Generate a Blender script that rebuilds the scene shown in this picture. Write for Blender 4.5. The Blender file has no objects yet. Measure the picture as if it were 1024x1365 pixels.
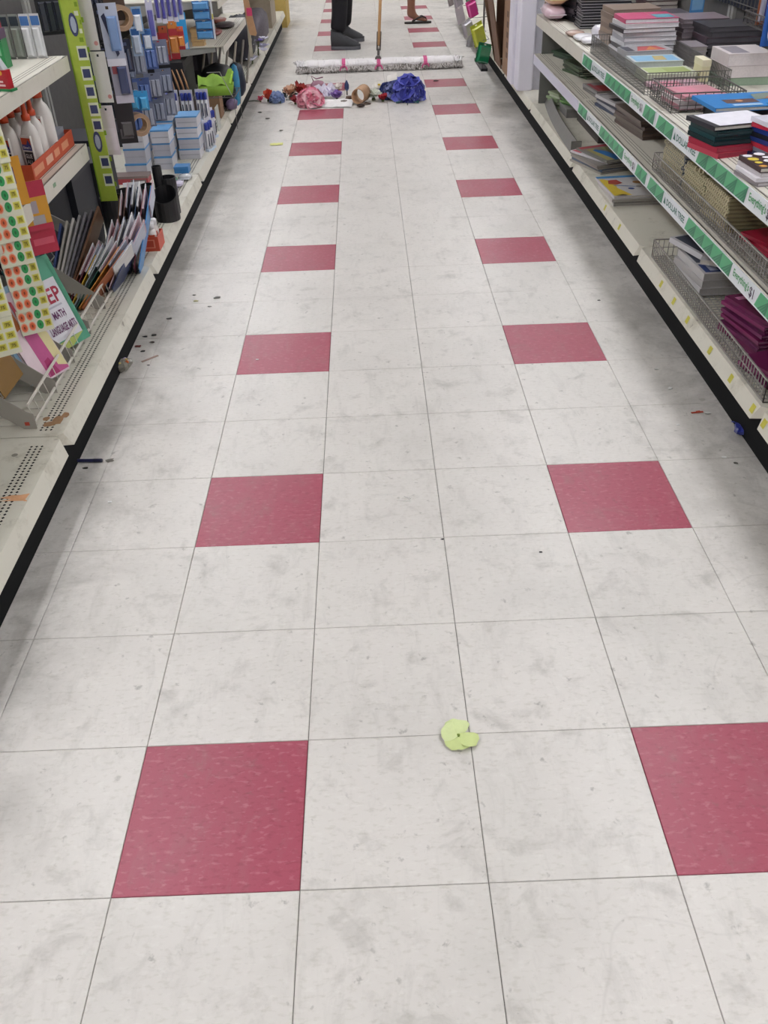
import bpy, math, random
from mathutils import Vector, Matrix, Euler
random.seed(7)
SC = bpy.context.scene
COL = SC.collection
PI = math.pi

# ------------------------------------------------------------------ camera
cam_data = bpy.data.cameras.new('camera')
cam = bpy.data.objects.new('camera', cam_data)
COL.objects.link(cam)
cam_data.sensor_fit = 'HORIZONTAL'
cam_data.sensor_width = 36.0
cam_data.lens = 36.0 * 1181.874 / 1024.0
cam_data.clip_start = 0.02
cam.matrix_world = (Matrix.Translation((0.4605, -0.8029, 1.3275))
                    @ Matrix.Rotation(-0.002885, 4, 'Z') @ Matrix.Rotation(0.943712, 4, 'X')
                    @ Matrix.Rotation(-0.037020, 4, 'Z'))
SC.camera = cam
# ------------------------------------------------------------------ world, exposure
wd = bpy.data.worlds.new('world'); SC.world = wd; wd.use_nodes = True
wd.node_tree.nodes['Background'].inputs[0].default_value = (0.9, 0.95, 1.0, 1)
wd.node_tree.nodes['Background'].inputs[1].default_value = 0.15
SC.view_settings.view_transform = 'Standard'
SC.view_settings.look = 'None'
SC.view_settings.gamma = 1.0
SC.view_settings.use_curve_mapping = False
SC.view_settings.exposure = 0.0
LAMP_STRENGTH = 20.5
LAMP_COLOR = (0.975, 0.97, 1.0)

# ------------------------------------------------------------------ helpers
def lin(h):
    h = h.lstrip('#')
    out = []
    for i in (0, 2, 4):
        c = int(h[i:i+2], 16) / 255.0
        out.append(c / 12.92 if c <= 0.04045 else ((c + 0.055) / 1.055) ** 2.4)
    return tuple(out) + (1.0,)

MATS = {}
def pm(hexcol, rough=0.5, var=0.10, scale=40.0, metal=0.0, coat=0.0, alpha=1.0, bump=0.0, emit=0.0, spec=0.5):
    key = (hexcol, rough, var, scale, metal, coat, alpha, bump, emit, spec)
    if key in MATS: return MATS[key]
    m = bpy.data.materials.new('mat_' + hexcol.lstrip('#') + '_' + str(len(MATS)))
    m.use_nodes = True
    nt = m.node_tree; N = nt.nodes; L = nt.links
    b = N['Principled BSDF']
    tc = N.new('ShaderNodeTexCoord'); nz = N.new('ShaderNodeTexNoise')
    nz.inputs['Scale'].default_value = scale; nz.inputs['Detail'].default_value = 3.0
    L.new(tc.outputs['Object'], nz.inputs['Vector'])
    mx = N.new('ShaderNodeMix'); mx.data_type = 'RGBA'
    c = lin(hexcol)
    mx.inputs[6].default_value = tuple(v * (1 - var) for v in c[:3]) + (1,)
    mx.inputs[7].default_value = tuple(min(1, v * (1 + var)) for v in c[:3]) + (1,)
    L.new(nz.outputs['Fac'], mx.inputs[0]); L.new(mx.outputs[2], b.inputs['Base Color'])
    b.inputs['Roughness'].default_value = rough
    b.inputs['Metallic'].default_value = metal
    b.inputs['Coat Weight'].default_value = coat
    b.inputs['Coat Roughness'].default_value = 0.08
    b.inputs['Specular IOR Level'].default_value = spec
    b.inputs['Alpha'].default_value = alpha
    if bump:
        bp = N.new('ShaderNodeBump'); bp.inputs['Strength'].default_value = bump; bp.inputs['Distance'].default_value = 0.002
        L.new(nz.outputs['Fac'], bp.inputs['Height']); L.new(bp.outputs[0], b.inputs['Normal'])
    if emit:
        b.inputs['Emission Color'].default_value = c; b.inputs['Emission Strength'].default_value = emit
    MATS[key] = m
    return m

def worn_metal(name, hexcol, dirt, amount, rough=0.45):
    m = bpy.data.materials.new(name); m.use_nodes = True
    nt = m.node_tree; N = nt.nodes; L = nt.links; b = N['Principled BSDF']
    g = N.new('ShaderNodeNewGeometry')
    n1 = N.new('ShaderNodeTexNoise'); n1.inputs['Scale'].default_value = 9.0; n1.inputs['Detail'].default_value = 8.0; n1.inputs['Roughness'].default_value = 0.7
    n2 = N.new('ShaderNodeTexNoise'); n2.inputs['Scale'].default_value = 55.0; n2.inputs['Detail'].default_value = 4.0
    L.new(g.outputs['Position'], n1.inputs['Vector']); L.new(g.outputs['Position'], n2.inputs['Vector'])
    r1 = N.new('ShaderNodeValToRGB'); r1.color_ramp.elements[0].position = 0.52; r1.color_ramp.elements[1].position = 0.75
    L.new(n1.outputs['Fac'], r1.inputs[0])
    r2 = N.new('ShaderNodeValToRGB'); r2.color_ramp.elements[0].position = 0.60; r2.color_ramp.elements[1].position = 0.68
    L.new(n2.outputs['Fac'], r2.inputs[0])
    mul = N.new('ShaderNodeMath'); mul.operation = 'MULTIPLY'; mul.inputs[1].default_value = amount
    L.new(r1.outputs[0], mul.inputs[0])
    m1 = N.new('ShaderNodeMix'); m1.data_type = 'RGBA'
    m1.inputs[6].default_value = lin(hexcol); m1.inputs[7].default_value = lin(dirt)
    L.new(mul.outputs[0], m1.inputs[0])
    mul2 = N.new('ShaderNodeMath'); mul2.operation = 'MULTIPLY'
    L.new(r1.outputs[0], mul2.inputs[0]); L.new(r2.outputs[0], mul2.inputs[1])
    mul3 = N.new('ShaderNodeMath'); mul3.operation = 'MULTIPLY'; mul3.inputs[1].default_value = min(1.0, amount * 1.4)
    L.new(mul2.outputs[0], mul3.inputs[0])
    m2 = N.new('ShaderNodeMix'); m2.data_type = 'RGBA'; m2.inputs[7].default_value = lin('4a463d')
    L.new(mul3.outputs[0], m2.inputs[0]); L.new(m1.outputs[2], m2.inputs[6]); L.new(m2.outputs[2], b.inputs['Base Color'])
    b.inputs['Roughness'].default_value = rough
    return m

TEXT_CACHE = {}
def text_mesh(s):
    if s in TEXT_CACHE: return TEXT_CACHE[s]
    cu = bpy.data.curves.new('t', 'FONT'); cu.body = s; cu.resolution_u = 2; cu.offset = 0.022
    ob = bpy.data.objects.new('t', cu); COL.objects.link(ob)
    dg = bpy.context.evaluated_depsgraph_get()
    me = ob.evaluated_get(dg).to_mesh()
    vs = [v.co.copy() for v in me.vertices]; fs = [tuple(p.vertices) for p in me.polygons]
    x0 = min(v.x for v in vs); x1 = max(v.x for v in vs); y0 = min(v.y for v in vs); y1 = max(v.y for v in vs)
    vs = [((v.x - x0) / (x1 - x0), (v.y - y0) / (y1 - y0)) for v in vs]
    ob.evaluated_get(dg).to_mesh_clear()
    bpy.data.objects.remove(ob); bpy.data.curves.remove(cu)
    TEXT_CACHE[s] = (vs, fs, (x1 - x0) / (y1 - y0))
    return TEXT_CACHE[s]

class MB:
    def __init__(s): s.v = []; s.f = []; s.m = []; s.mats = []
    def mi(s, mat):
        if mat not in s.mats: s.mats.append(mat)
        return s.mats.index(mat)
    def face(s, pts, mat):
        b = len(s.v); s.v += [Vector(p) for p in pts]; s.f.append(tuple(range(b, b + len(pts)))); s.m.append(s.mi(mat)); return s
    def raw(s, pts, faces, mat):
        b = len(s.v); s.v += [Vector(p) for p in pts]; k = s.mi(mat)
        for f in faces: s.f.append(tuple(i + b for i in f)); s.m.append(k)
        return s
    def obox(s, P, u, v, w, mat):
        P, u, v, w = Vector(P), Vector(u), Vector(v), Vector(w)
        pts = [P, P+u, P+u+v, P+v, P+w, P+u+w, P+u+v+w, P+v+w]
        if u.cross(v).dot(w) < 0:
            fs = [(0,1,2,3),(4,7,6,5),(0,4,5,1),(1,5,6,2),(2,6,7,3),(3,7,4,0)]
        else:
            fs = [(0,3,2,1),(4,5,6,7),(0,1,5,4),(1,2,6,5),(2,3,7,6),(3,0,4,7)]
        return s.raw(pts, fs, mat)
    def box(s, a, b, mat):
        a = Vector(a); b = Vector(b)
        lo = Vector((min(a.x,b.x), min(a.y,b.y), min(a.z,b.z))); hi = Vector((max(a.x,b.x), max(a.y,b.y), max(a.z,b.z))); d = hi - lo
        return s.obox(lo, (d.x,0,0), (0,d.y,0), (0,0,d.z), mat)
    def rbox(s, a, b, r, mat):            # box with chamfered vertical and top edges
        a = Vector(a); b = Vector(b); x0,y0,z0 = a; x1,y1,z1 = b
        def ring(i, z): return [(x0+i+r*0,y0+i+r,z),(x0+i+r,y0+i,z),(x1-i-r,y0+i,z),(x1-i,y0+i+r,z),(x1-i,y1-i-r,z),(x1-i-r,y1-i,z),(x0+i+r,y1-i,z),(x0+i,y1-i-r,z)]
        return s.loft([ring(r*.6, z0), ring(0, z0+r*.6), ring(0, z1-r*.6), ring(r*.6, z1)], mat)
    def loft(s, rings, mat, cap=True, closed=True):
        n = len(rings[0]); pts = [p for r in rings for p in r]; fs = []
        for i in range(len(rings)-1):
            for j in range(n if closed else n-1):
                k = (j+1) % n
                fs.append((i*n+j, i*n+k, (i+1)*n+k, (i+1)*n+j))
        if cap: fs.append(tuple(reversed(range(n)))); fs.append(tuple((len(rings)-1)*n+j for j in range(n)))
        return s.raw(pts, fs, mat)
    def tube(s, path, r, mat, n=6, cap=True):
        path = [Vector(p) for p in path]; rs = r if isinstance(r, (list, tuple)) else [r]*len(path); rings = []
        up = None
        for i, p in enumerate(path):
            t = (path[min(i+1, len(path)-1)] - path[max(i-1, 0)]).normalized()
            if up is None: up = Vector((0,0,1)) if abs(t.z) < .9 else Vector((1,0,0))
            a = t.cross(up).normalized(); b = a.cross(t).normalized()
            up = b
            rings.append([p + (a*math.cos(q) + b*math.sin(q))*rs[i] for q in (2*PI*(k+.5)/n for k in range(n))])
        return s.loft(rings, mat, cap)
    def bar(s, p, q, r, mat): return s.tube([p, q], r, mat, 4)
    def lathe(s, c, prof, mat, n=12, axis=None):
        c = Vector(c); R = Vector((0,0,1)).rotation_difference(Vector(axis)).to_matrix() if axis else Matrix.Identity(3)
        return s.loft([[c + R @ Vector((r*math.cos(2*PI*k/n), r*math.sin(2*PI*k/n), z)) for k in range(n)] for r, z in prof], mat)
    def disc(s, c, u, v, mat, n=10):
        c, u, v = Vector(c), Vector(u), Vector(v)
        return s.face([c + u*math.cos(2*PI*k/n) + v*math.sin(2*PI*k/n) for k in range(n)], mat)
    def text(s, P, u, v, string, mat):       # P lower-left, u full width vector, v full height vector
        vs, fs, asp = text_mesh(string); P, u, v = Vector(P), Vector(u), Vector(v)
        return s.raw([P + u*a + v*b for a, b in vs], fs, mat)
    def build(s, name, parent=None, local=False, smooth=False, label=None, cat=None, group=None, kind=None):
        me = bpy.data.meshes.new(name)
        o = bpy.data.objects.new(name, me)
        off = Vector((0,0,0))
        if parent is not None:
            if not local: off = Vector(parent.location) if parent.parent is None else Vector(parent.location) + Vector(parent.parent.location)
        elif not local:
            xs = [p.x for p in s.v]; ys = [p.y for p in s.v]
            off = Vector(((min(xs)+max(xs))/2, (min(ys)+max(ys))/2, min(p.z for p in s.v)))
        me.from_pydata([tuple(p - off) for p in s.v], [], s.f)
        for m in s.mats: me.materials.append(m)
        me.polygons.foreach_set('material_index', s.m)
        if smooth: me.polygons.foreach_set('use_smooth', [True]*len(s.f))
        me.update()
        if parent is not None: o.parent = parent
        elif not local: o.location = off
        COL.objects.link(o)
        tag(o, label, cat, group, kind)
        return o

def tag(o, label=None, cat=None, group=None, kind=None):
    if label: o['label'] = label
    if cat: o['category'] = cat
    if group: o['group'] = group
    if kind: o['kind'] = kind
    return o

def thing(name, label, cat, loc=(0,0,0), rz=0.0, group=None, matrix=None):
    o = bpy.data.objects.new(name, None); COL.objects.link(o); o.empty_display_size = 0.05
    if matrix is not None:
        o.location = matrix.to_translation(); o.rotation_euler = matrix.to_euler()
    else:
        o.location = loc; o.rotation_euler = (0, 0, rz)
    return tag(o, label, cat, group)

def share(name, src, parent, loc=(0,0,0)):
    o = bpy.data.objects.new(name, src.data); o.parent = parent; o.location = loc; COL.objects.link(o); return o

ORD = ['topmost', 'second', 'third', 'fourth', 'fifth', 'sixth', 'seventh', 'eighth', 'ninth', 'tenth', 'eleventh', 'twelfth', 'thirteenth', 'fourteenth', 'fifteenth', 'sixteenth']
def nth(i): return 'topmost' if i == 0 else ORD[i] + ' from top'

# ------------------------------------------------------------------ shared materials
WHITE_METAL = worn_metal('painted_shelf_metal', 'd9d6ca', 'a39c88', 0.55)
LIP_METAL = worn_metal('scuffed_lip_metal', 'd8d5c8', '98917c', 0.6)
CLEAN_METAL = worn_metal('clean_shelf_metal', 'd6d2c6', 'b5ae9c', 0.35)
GREY_METAL = worn_metal('grey_shelf_metal', 'a9a8a4', '807e78', 0.5)
BLACK_KICK = pm('0d0e10', 0.75, 0.4, 25, spec=0.2)
HOLE = pm('141414', 0.9)
WIRE = pm('a5a39e', 0.35, 0.1, 60, metal=0.4)
WIRE_DARK = pm('6e6d6b', 0.4, 0.15, 60, metal=0.4)
PAGES = pm('d8d4cb', 0.8, 0.12, 160)
PAGES_GREY = pm('a3a09c', 0.8, 0.12, 160)
WHITE_PL = pm('e6e6ea', 0.35, 0.03)
BLACK_PL = pm('15161a', 0.4, 0.2)

# ------------------------------------------------------------------ setting: floor, ceiling, walls
T = 0.3048
def floor_mat(name, base, flecks, dirt_amt, fk=1.0):
    m = bpy.data.materials.new(name); m.use_nodes = True
    nt = m.node_tree; N = nt.nodes; L = nt.links; b = N['Principled BSDF']
    g = N.new('ShaderNodeNewGeometry'); oi = N.new('ShaderNodeObjectInfo')
    def vm(op, a, bb):
        n = N.new('ShaderNodeVectorMath'); n.operation = op
        L.new(a, n.inputs[0])
        if isinstance(bb, tuple): n.inputs[1].default_value = bb
        else: L.new(bb, n.inputs[1])
        return n.outputs[0]
    def mt(op, a, bb):
        n = N.new('ShaderNodeMath'); n.operation = op
        L.new(a, n.inputs[0])
        if isinstance(bb, (int, float)): n.inputs[1].default_value = bb
        else: L.new(bb, n.inputs[1])
        n.use_clamp = op in ('MULTIPLY', 'ADD')
        return n.outputs[0]
    def noise(vec, sc, det=3.0, ro=0.5, dist=0.0):
        n = N.new('ShaderNodeTexNoise'); n.inputs['Scale'].default_value = sc; n.inputs['Detail'].default_value = det
        n.inputs['Roughness'].default_value = ro; n.inputs['Distortion'].default_value = dist
        L.new(vec, n.inputs['Vector']); return n.outputs['Fac']
    def ramp(x, p0, p1):
        n = N.new('ShaderNodeMapRange'); n.inputs['From Min'].default_value = p0; n.inputs['From Max'].default_value = p1
        L.new(x, n.inputs['Value']); return n.outputs[0]
    def mix(fac, a, bb):
        n = N.new('ShaderNodeMix'); n.data_type = 'RGBA'
        if isinstance(fac, float): n.inputs[0].default_value = fac
        else: L.new(fac, n.inputs[0])
        for k, x in ((6, a), (7, bb)):
            if isinstance(x, tuple): n.inputs[k].default_value = x
            else: L.new(x, n.inputs[k])
        return n.outputs[2]
    pos = g.outputs['Position']
    st = vm('MULTIPLY', pos, (1.0, 2.2, 1.0))
    c = lin(base)
    # chips pressed into the vinyl
    f1 = ramp(noise(st, 58, 3, 0.55, 0.15), 0.54, 0.68)
    f2 = ramp(noise(vm('ADD', st, (7.1, 3.3, 0)), 52, 3, 0.55, 0.15), 0.56, 0.70)
    col = mix(mt('MULTIPLY', f1, 0.38*fk), c, lin(flecks[0]))
    col = mix(mt('MULTIPLY', f2, 0.40*fk), col, lin(flecks[1]))
    # tile to tile tone
    tone = ramp(oi.outputs['Random'], 0.0, 1.0)
    col = mix(mt('MULTIPLY', tone, 0.16), col, lin(flecks[2]))
    # grime, large blotches and dark marks
    big = ramp(noise(pos, 2.3, 6, 0.62), 0.46, 0.72)
    col = mix(mt('MULTIPLY', big, 0.20*dirt_amt), col, lin('8b8983'))
    mid = ramp(noise(vm('ADD', pos, (3.1, 1.7, 0)), 11, 6, 0.65, 0.4), 0.55, 0.74)
    col = mix(mt('MULTIPLY', mid, 0.36*dirt_amt), col, lin('77756e'))
    sp = ramp(noise(vm('ADD', pos, (9.2, 5.5, 0)), 36, 4, 0.6, 0.2), 0.64, 0.72)
    col = mix(mt('MULTIPLY', sp, 0.42*dirt_amt), col, lin('5a5852'))
    # curved scuffs
    wv = N.new('ShaderNodeTexVoronoi'); wv.feature = 'DISTANCE_TO_EDGE'; wv.inputs['Scale'].default_value = 1.9
    wn = N.new('ShaderNodeTexNoise'); wn.inputs['Scale'].default_value = 2.5; wn.inputs['Detail'].default_value = 2
    L.new(pos, wn.inputs['Vector'])
    L.new(vm('ADD', pos, vm('MULTIPLY', wn.outputs['Color'], (0.35, 0.35, 0))), wv.inputs['Vector'])
    ln = ramp(wv.outputs['Distance'], 0.006, 0.0)
    brk = ramp(noise(pos, 3.7, 3), 0.52, 0.62)
    col = mix(mt('MULTIPLY', mt('MULTIPLY', ln, brk), 0.10*dirt_amt), col, lin('6a6862'))
    # grey foot-traffic smears and unswept grime patches beside the shelving
    fs = ramp(noise(vm('MULTIPLY', vm('ADD', pos, (1.3, 8.1, 0)), (3.0, 1.0, 1.0)), 7.0, 7, 0.7, 0.6), 0.52, 0.70)
    col = mix(mt('MULTIPLY', fs, 0.20*dirt_amt), col, lin('8d8b85'))
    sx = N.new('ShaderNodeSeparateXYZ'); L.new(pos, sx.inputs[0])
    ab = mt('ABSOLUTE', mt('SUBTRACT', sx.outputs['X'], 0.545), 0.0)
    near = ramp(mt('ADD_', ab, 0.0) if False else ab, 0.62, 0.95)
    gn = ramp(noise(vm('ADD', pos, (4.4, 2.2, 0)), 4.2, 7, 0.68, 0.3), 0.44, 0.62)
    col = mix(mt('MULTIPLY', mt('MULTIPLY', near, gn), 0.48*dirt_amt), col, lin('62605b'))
    L.new(col, b.inputs['Base Color'])
    rg = N.new('ShaderNodeMapRange'); rg.inputs['To Min'].default_value = 0.27; rg.inputs['To Max'].default_value = 0.46
    L.new(noise(pos, 5.0, 5, 0.6), rg.inputs['Value']); L.new(rg.outputs[0], b.inputs['Roughness'])
    b.inputs['Specular IOR Level'].default_value = 0.5
    bp = N.new('ShaderNodeBump'); bp.inputs['Strength'].default_value = 0.06; bp.inputs['Distance'].default_value = 0.002
    L.new(noise(pos, 24, 4), bp.inputs['Height']); L.new(bp.outputs[0], b.inputs['Normal'])
    return m
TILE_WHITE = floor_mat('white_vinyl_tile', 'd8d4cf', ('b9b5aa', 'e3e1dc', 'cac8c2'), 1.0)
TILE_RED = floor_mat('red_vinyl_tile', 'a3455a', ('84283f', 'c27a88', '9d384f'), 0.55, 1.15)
GROUT = pm('5c574e', 0.9, 0.3, 8)

mb = MB(); mb.box((-4.5, -4.0, -0.06), (6.0, 14.0, -0.0045), GROUT)
floor = mb.build('floor', kind='structure')
def tile_mesh(mat):
    g = 0.0006; a = T/2 - g; b = a - 0.0012; m = MB()
    m.loft([[(-a,-a,-.004),(a,-a,-.004),(a,a,-.004),(-a,a,-.004)], [(-a,-a,-.0008),(a,-a,-.0008),(a,a,-.0008),(-a,a,-.0008)], [(-b,-b,0),(b,-b,0),(b,b,0),(-b,b,0)]], mat, cap=False)
    m.face([(-b,-b,0),(b,-b,0),(b,b,0),(-b,b,0)], mat)
    me = bpy.data.meshes.new('tile'); me.from_pydata([tuple(v) for v in m.v], [], m.f); me.materials.append(mat); me.update()
    return me
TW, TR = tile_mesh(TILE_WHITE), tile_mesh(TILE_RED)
nt_ = 0
rest = MB()
for j in range(-4, 46):
    for i in range(-2, 6):
        red = (j % 3 == 0) and i in (0, 3)
        x, y = (i + .5)*T, (j + .5)*T
        hidden = (j < -2) or (j < 0 and not -1 <= i <= 3) or (i == 5 and j < 1) or (i == -2 and j < 1)
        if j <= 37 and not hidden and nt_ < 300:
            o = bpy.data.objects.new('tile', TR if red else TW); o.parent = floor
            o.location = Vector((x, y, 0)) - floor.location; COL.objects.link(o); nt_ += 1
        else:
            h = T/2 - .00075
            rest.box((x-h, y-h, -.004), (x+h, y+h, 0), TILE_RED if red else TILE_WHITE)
for (x0, x1) in ((-4.5, -2*T), (6*T, 6.0)):
    for j in range(-12, 45):
        n = int(abs(x1-x0)/T)
        for k in range(n):
            xa = x0 + k*(x1-x0)/n
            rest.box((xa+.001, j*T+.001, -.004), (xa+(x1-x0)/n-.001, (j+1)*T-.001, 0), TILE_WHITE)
rest.build('tile_field', parent=floor, kind='stuff')

CEIL = pm('dcdcda', 0.9, 0.06, 30)
WALLM = pm('cfcdc8', 0.8, 0.05, 4)
mb = MB(); mb.box((-4.5, -4.0, 3.2), (6.0, 14.0, 3.26), CEIL); mb.build('ceiling', kind='structure')
mb = MB(); mb.box((-4.56, -4.0, 0), (-4.5, 14.0, 3.2), WALLM); mb.build('wall_left', kind='structure')
mb = MB(); mb.box((6.0, -4.0, 0), (6.06, 14.0, 3.2), WALLM); mb.build('wall_right', kind='structure')
mb = MB(); mb.box((-4.56, 14.0, 0), (6.06, 14.06, 3.2), WALLM); mb.build('wall_back', kind='structure')
mb = MB(); mb.box((-4.56, -4.06, 0), (6.06, -4.0, 3.2), WALLM); mb.build('wall_front', kind='structure')

# fluorescent ceiling fixtures (out of the frame, the room's lamps)
def lamp_mat():
    m = bpy.data.materials.new('fluorescent_diffuser'); m.use_nodes = True
    N = m.node_tree.nodes; L = m.node_tree.links
    N.remove(N['Principled BSDF']); e = N.new('ShaderNodeEmission'); nz = N.new('ShaderNodeTexNoise'); nz.inputs['Scale'].default_value = 3
    mx = N.new('ShaderNodeMix'); mx.data_type = 'RGBA'; mx.inputs[6].default_value = LAMP_COLOR + (1,); mx.inputs[7].default_value = tuple(v*.97 for v in LAMP_COLOR) + (1,)
    L.new(nz.outputs['Fac'], mx.inputs[0]); L.new(mx.outputs[2], e.inputs['Color']); e.inputs['Strength'].default_value = LAMP_STRENGTH
    L.new(e.outputs[0], N['Material Output'].inputs[0]); return m
LAMP = lamp_mat(); HOUSING = pm('e2e2e0', 0.5)
protoh = protod = None
LX = (-3.7, -1.0, 1.95, 4.8); names = {-3.7: 'by the left wall', -1.0: 'over the left shelving', 1.95: 'over the right shelving', 4.8: 'by the right wall'}
for x in LX:
    for k in range(7):
        y = -2.6 + k*2.44
        t = thing('ceiling_light', 'long white fluorescent fixture on the ceiling ' + names[x] + ', ' + ('first' if k == 0 else ORD[k]) + ' from the front wall', 'ceiling light', (x, y, 3.12), 0, 'fluorescent ceiling fixtures')
        if protoh is None:
            m = MB(); m.box((-.17, -.62, .02), (.17, .62, .08), HOUSING); m.box((-.17,-.62,0),(-.15,.62,.02),HOUSING); m.box((.15,-.62,0),(.17,.62,.02),HOUSING)
            protoh = m.build('housing', t, True)
            m = MB(); m.box((-.15, -.6, -.006), (.15, .6, .0195), LAMP); protod = m.build('diffuser', t, True)
        else:
            share('housing', protoh, t); share('diffuser', protod, t)

# ------------------------------------------------------------------ gondola shelving
PEG = pm('5f5d5b', 0.8, 0.15, 30)
GREEN_A, GREEN_B, GREEN_T = pm('4fae7a', 0.4, 0.05), pm('2b7d5c', 0.4, 0.08), pm('3a9a5c', 0.4, 0.05)
STRIP_W = pm('e4e9ee', 0.35, 0.03); INK_DG = pm('2f6f62', 0.5); INK_P = pm('3d2f46', 0.5)
YEL_ST = pm('c9c24a', 0.5, 0.2, 200)
def deck(side, y0, y1, t, holes=True):
    # side -1: left of the aisle (front edge at x=-0.345), side +1: right (front edge at x=1.445)
    X = (lambda d: -0.345 - d) if side < 0 else (lambda d: 1.442 + d)
    m = MB(); e = 0.0015; c = 0.014
    top = [(X(.016), y0+e+c, .165), (X(.016), y1-e-c, .165), (X(.03), y1-e, .165), (X(.66), y1-e, .165), (X(.66), y0+e, .165), (X(.03), y0+e, .165)]
    bot = [(X(0), y0+e+c+.012, .122), (X(0), y1-e-c-.012, .122), (X(.03), y1-e, .135), (X(.66), y1-e, .155), (X(.66), y0+e, .155), (X(.03), y0+e, .135)]
    rings = [bot, top] if side < 0 else [list(reversed(bot)), list(reversed(top))]
    m.loft(rings, LIP_METAL)
    d = m.build('base_deck', t)
    k = MB(); k.box((X(.045), y0, 0), (X(.06), y1, .135), BLACK_KICK); k.build('kick_plate', t)
    if holes:
        h = MB(); n = int((y1-y0-.06)/.0128)
        for r in range(3):
            xx = X(.052 + r*.0135)
            for q in range(n):
                yy = y0 + .035 + q*.0128; a = .0041
                h.face([(xx-a, yy, .1653), (xx, yy-a*1.1, .1653), (xx+a, yy, .1653), (xx, yy+a*1.1, .1653)], HOLE)
        h.build('perforation', d, kind='stuff')
    return d
def price_strip(par, x, y1, z0, z1, first=True):
    """printed plastic strip on a right hand shelf edge; starts at the far end y1 and runs to the camera"""
    m = MB(); L0 = 1.216; xo = x - .003
    m.box((x, y1-L0, z0), (x-.0025, y1, z1), STRIP_W)
    H = z1 - z0; zb, zt = z0 + .1*H, z1 - .04*H
    def para(a, b, mat, k=.012, dx=0.0):
        m.face([(xo-dx, y1-a+k, zb), (xo-dx, y1-b+k, zb), (xo-dx, y1-b-k, zt), (xo-dx, y1-a-k, zt)], mat)
    for a, b in ((.02, .195), (.465, .865), (1.07, 1.20)):
        para(a, b, GREEN_A)
        n = max(2, int(round((b-a)/.08))); w = (b-a)/n
        for i in range(n):
            s_ = a + i*w
            m.face([(xo-.0003, y1-s_-w*.15, zb), (xo-.0003, y1-s_-w, zb), (xo-.0003, y1-s_-w-.01, zt)], GREEN_B)
            for q in range(3):
                m.face([(xo-.0005, y1-s_-w*(.30+.2*q), zb), (xo-.0005, y1-s_-w*(.36+.2*q), zb), (xo-.0005, y1-s_-w*1.02, zb+(zt-zb)*(.8-.2*q))], GREEN_A)
    u = Vector((0, -1, 0)); up = Vector((0, 0, 1))
    m.text((xo, y1-.245, z0+.30*H), u*.195, up*.42*H, 'DOLLAR TREE', INK_DG)
    m.face([(xo, y1-.212, z0+.28*H), (xo, y1-.236, z0+.28*H), (xo, y1-.224, z0+.74*H)], INK_DG)
    m.text((xo, y1-.89, z0+.26*H), u*.118, up*.56*H, "Everything's", GREEN_T)
    m.text((xo, y1-1.014, z0+.16*H), u*.03, up*.62*H, '$1', INK_P)
    return m.build('price_strip', par)
def bay(side, y0, y1, label, shelves=(), height=1.42, holes=True, strips=False, shelf_mat=None):
    X = (lambda d: -0.345 - d) if side < 0 else (lambda d: 1.442 + d)
    t = thing('gondola_bay', label, 'shelving', (X(.35), (y0+y1)/2, 0), 0, 'gondola shelving bays')
    deck(side, y0, y1, t, holes)
    m = MB(); m.box((X(.66), y0+.002, .02), (X(.675), y1-.002, height), PEG); m.build('back_panel', t)
    for yy in (y0 + .02, y1 - .02):
        m = MB(); m.box((X(.645), yy-.014, 0), (X(.66), yy+.014, height), GREY_METAL); m.build('upright', t)
    for (fx, zb, zt) in shelves:
        m = MB(); e = .002; sm = shelf_mat or CLEAN_METAL
        a = (fx, y0+e, zt); s = 1 if side > 0 else -1
        m.box((fx+s*.002, y0+e, zt-.006), (X(.655), y1-e, zt), sm)
        m.box((fx, y0+e, zb), (fx+s*.006, y1-e, zt), sm)
        sh = m.build('shelf', t)
        g = MB()
        for r in range(3):
            xx = fx + s*(.03 + r*.012)
            g.box((xx-.0012, y0+.02, zt-.0005), (xx+.0012, y1-.02, zt+.0003), pm('77746c', 0.8))
        g.build('slot_row', sh)
        for yy in (y0+.012, y1-.012):
            b = MB(); b.obox((X(.655), yy-.002, zt-.1), (0, .004, 0), (0, 0, .092), (fx - X(.655) + s*.03, 0, .0), GREY_METAL) if False else b.raw(
                [(X(.655), yy-.002, zt-.09), (X(.655), yy+.002, zt-.09), (X(.655), yy+.002, zt-.008), (X(.655), yy-.002, zt-.008), (fx+s*.05, yy-.002, zt-.03), (fx+s*.05, yy+.002, zt-.03), (fx+s*.05, yy+.002, zt-.008), (fx+s*.05, yy-.002, zt-.008)],
                [(0,1,2,3),(4,7,6,5),(0,4,5,1),(1,5,6,2),(2,6,7,3),(3,7,4,0)], GREY_METAL)
            b.build('bracket', sh)
        if strips: price_strip(sh, fx, y1, zb, zt - .004)
    return t
YB = [-0.032 + 1.2225*k for k in range(11)]          # bay boundaries
BL = []
left_lab = ['cream gondola bay with an empty perforated deck, nearest on the left',
            'cream gondola bay holding glue bottles and a wire rack of workbooks',
            'cream gondola bay with black cups and boxed index cards on its deck',
            'cream gondola bay with a green pouch and a brown box on its deck',
            'cream gondola bay with a rounded shelf over a dark bag, left of the flower pile',
            'cream gondola bay left of the dust mop with a white flowered bag',
            'cream gondola bay on the left beside the dark sneakers',
            'cream gondola bay at the far left end by a yellow box']
for k in range(8):
    if k in (0, 1): sh = [(-.5, .548, .60), (-.5, .826, .87)]
    elif k in (4,): sh = [(-.338, .497, .54), (-.338, .725, .768)]
    elif k in (6,): sh = [(-.36, .55, .59)]
    else: sh = []
    BL.append(bay(-1, YB[k], YB[k+1], left_lab[k], sh, holes=k < 6))
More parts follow.
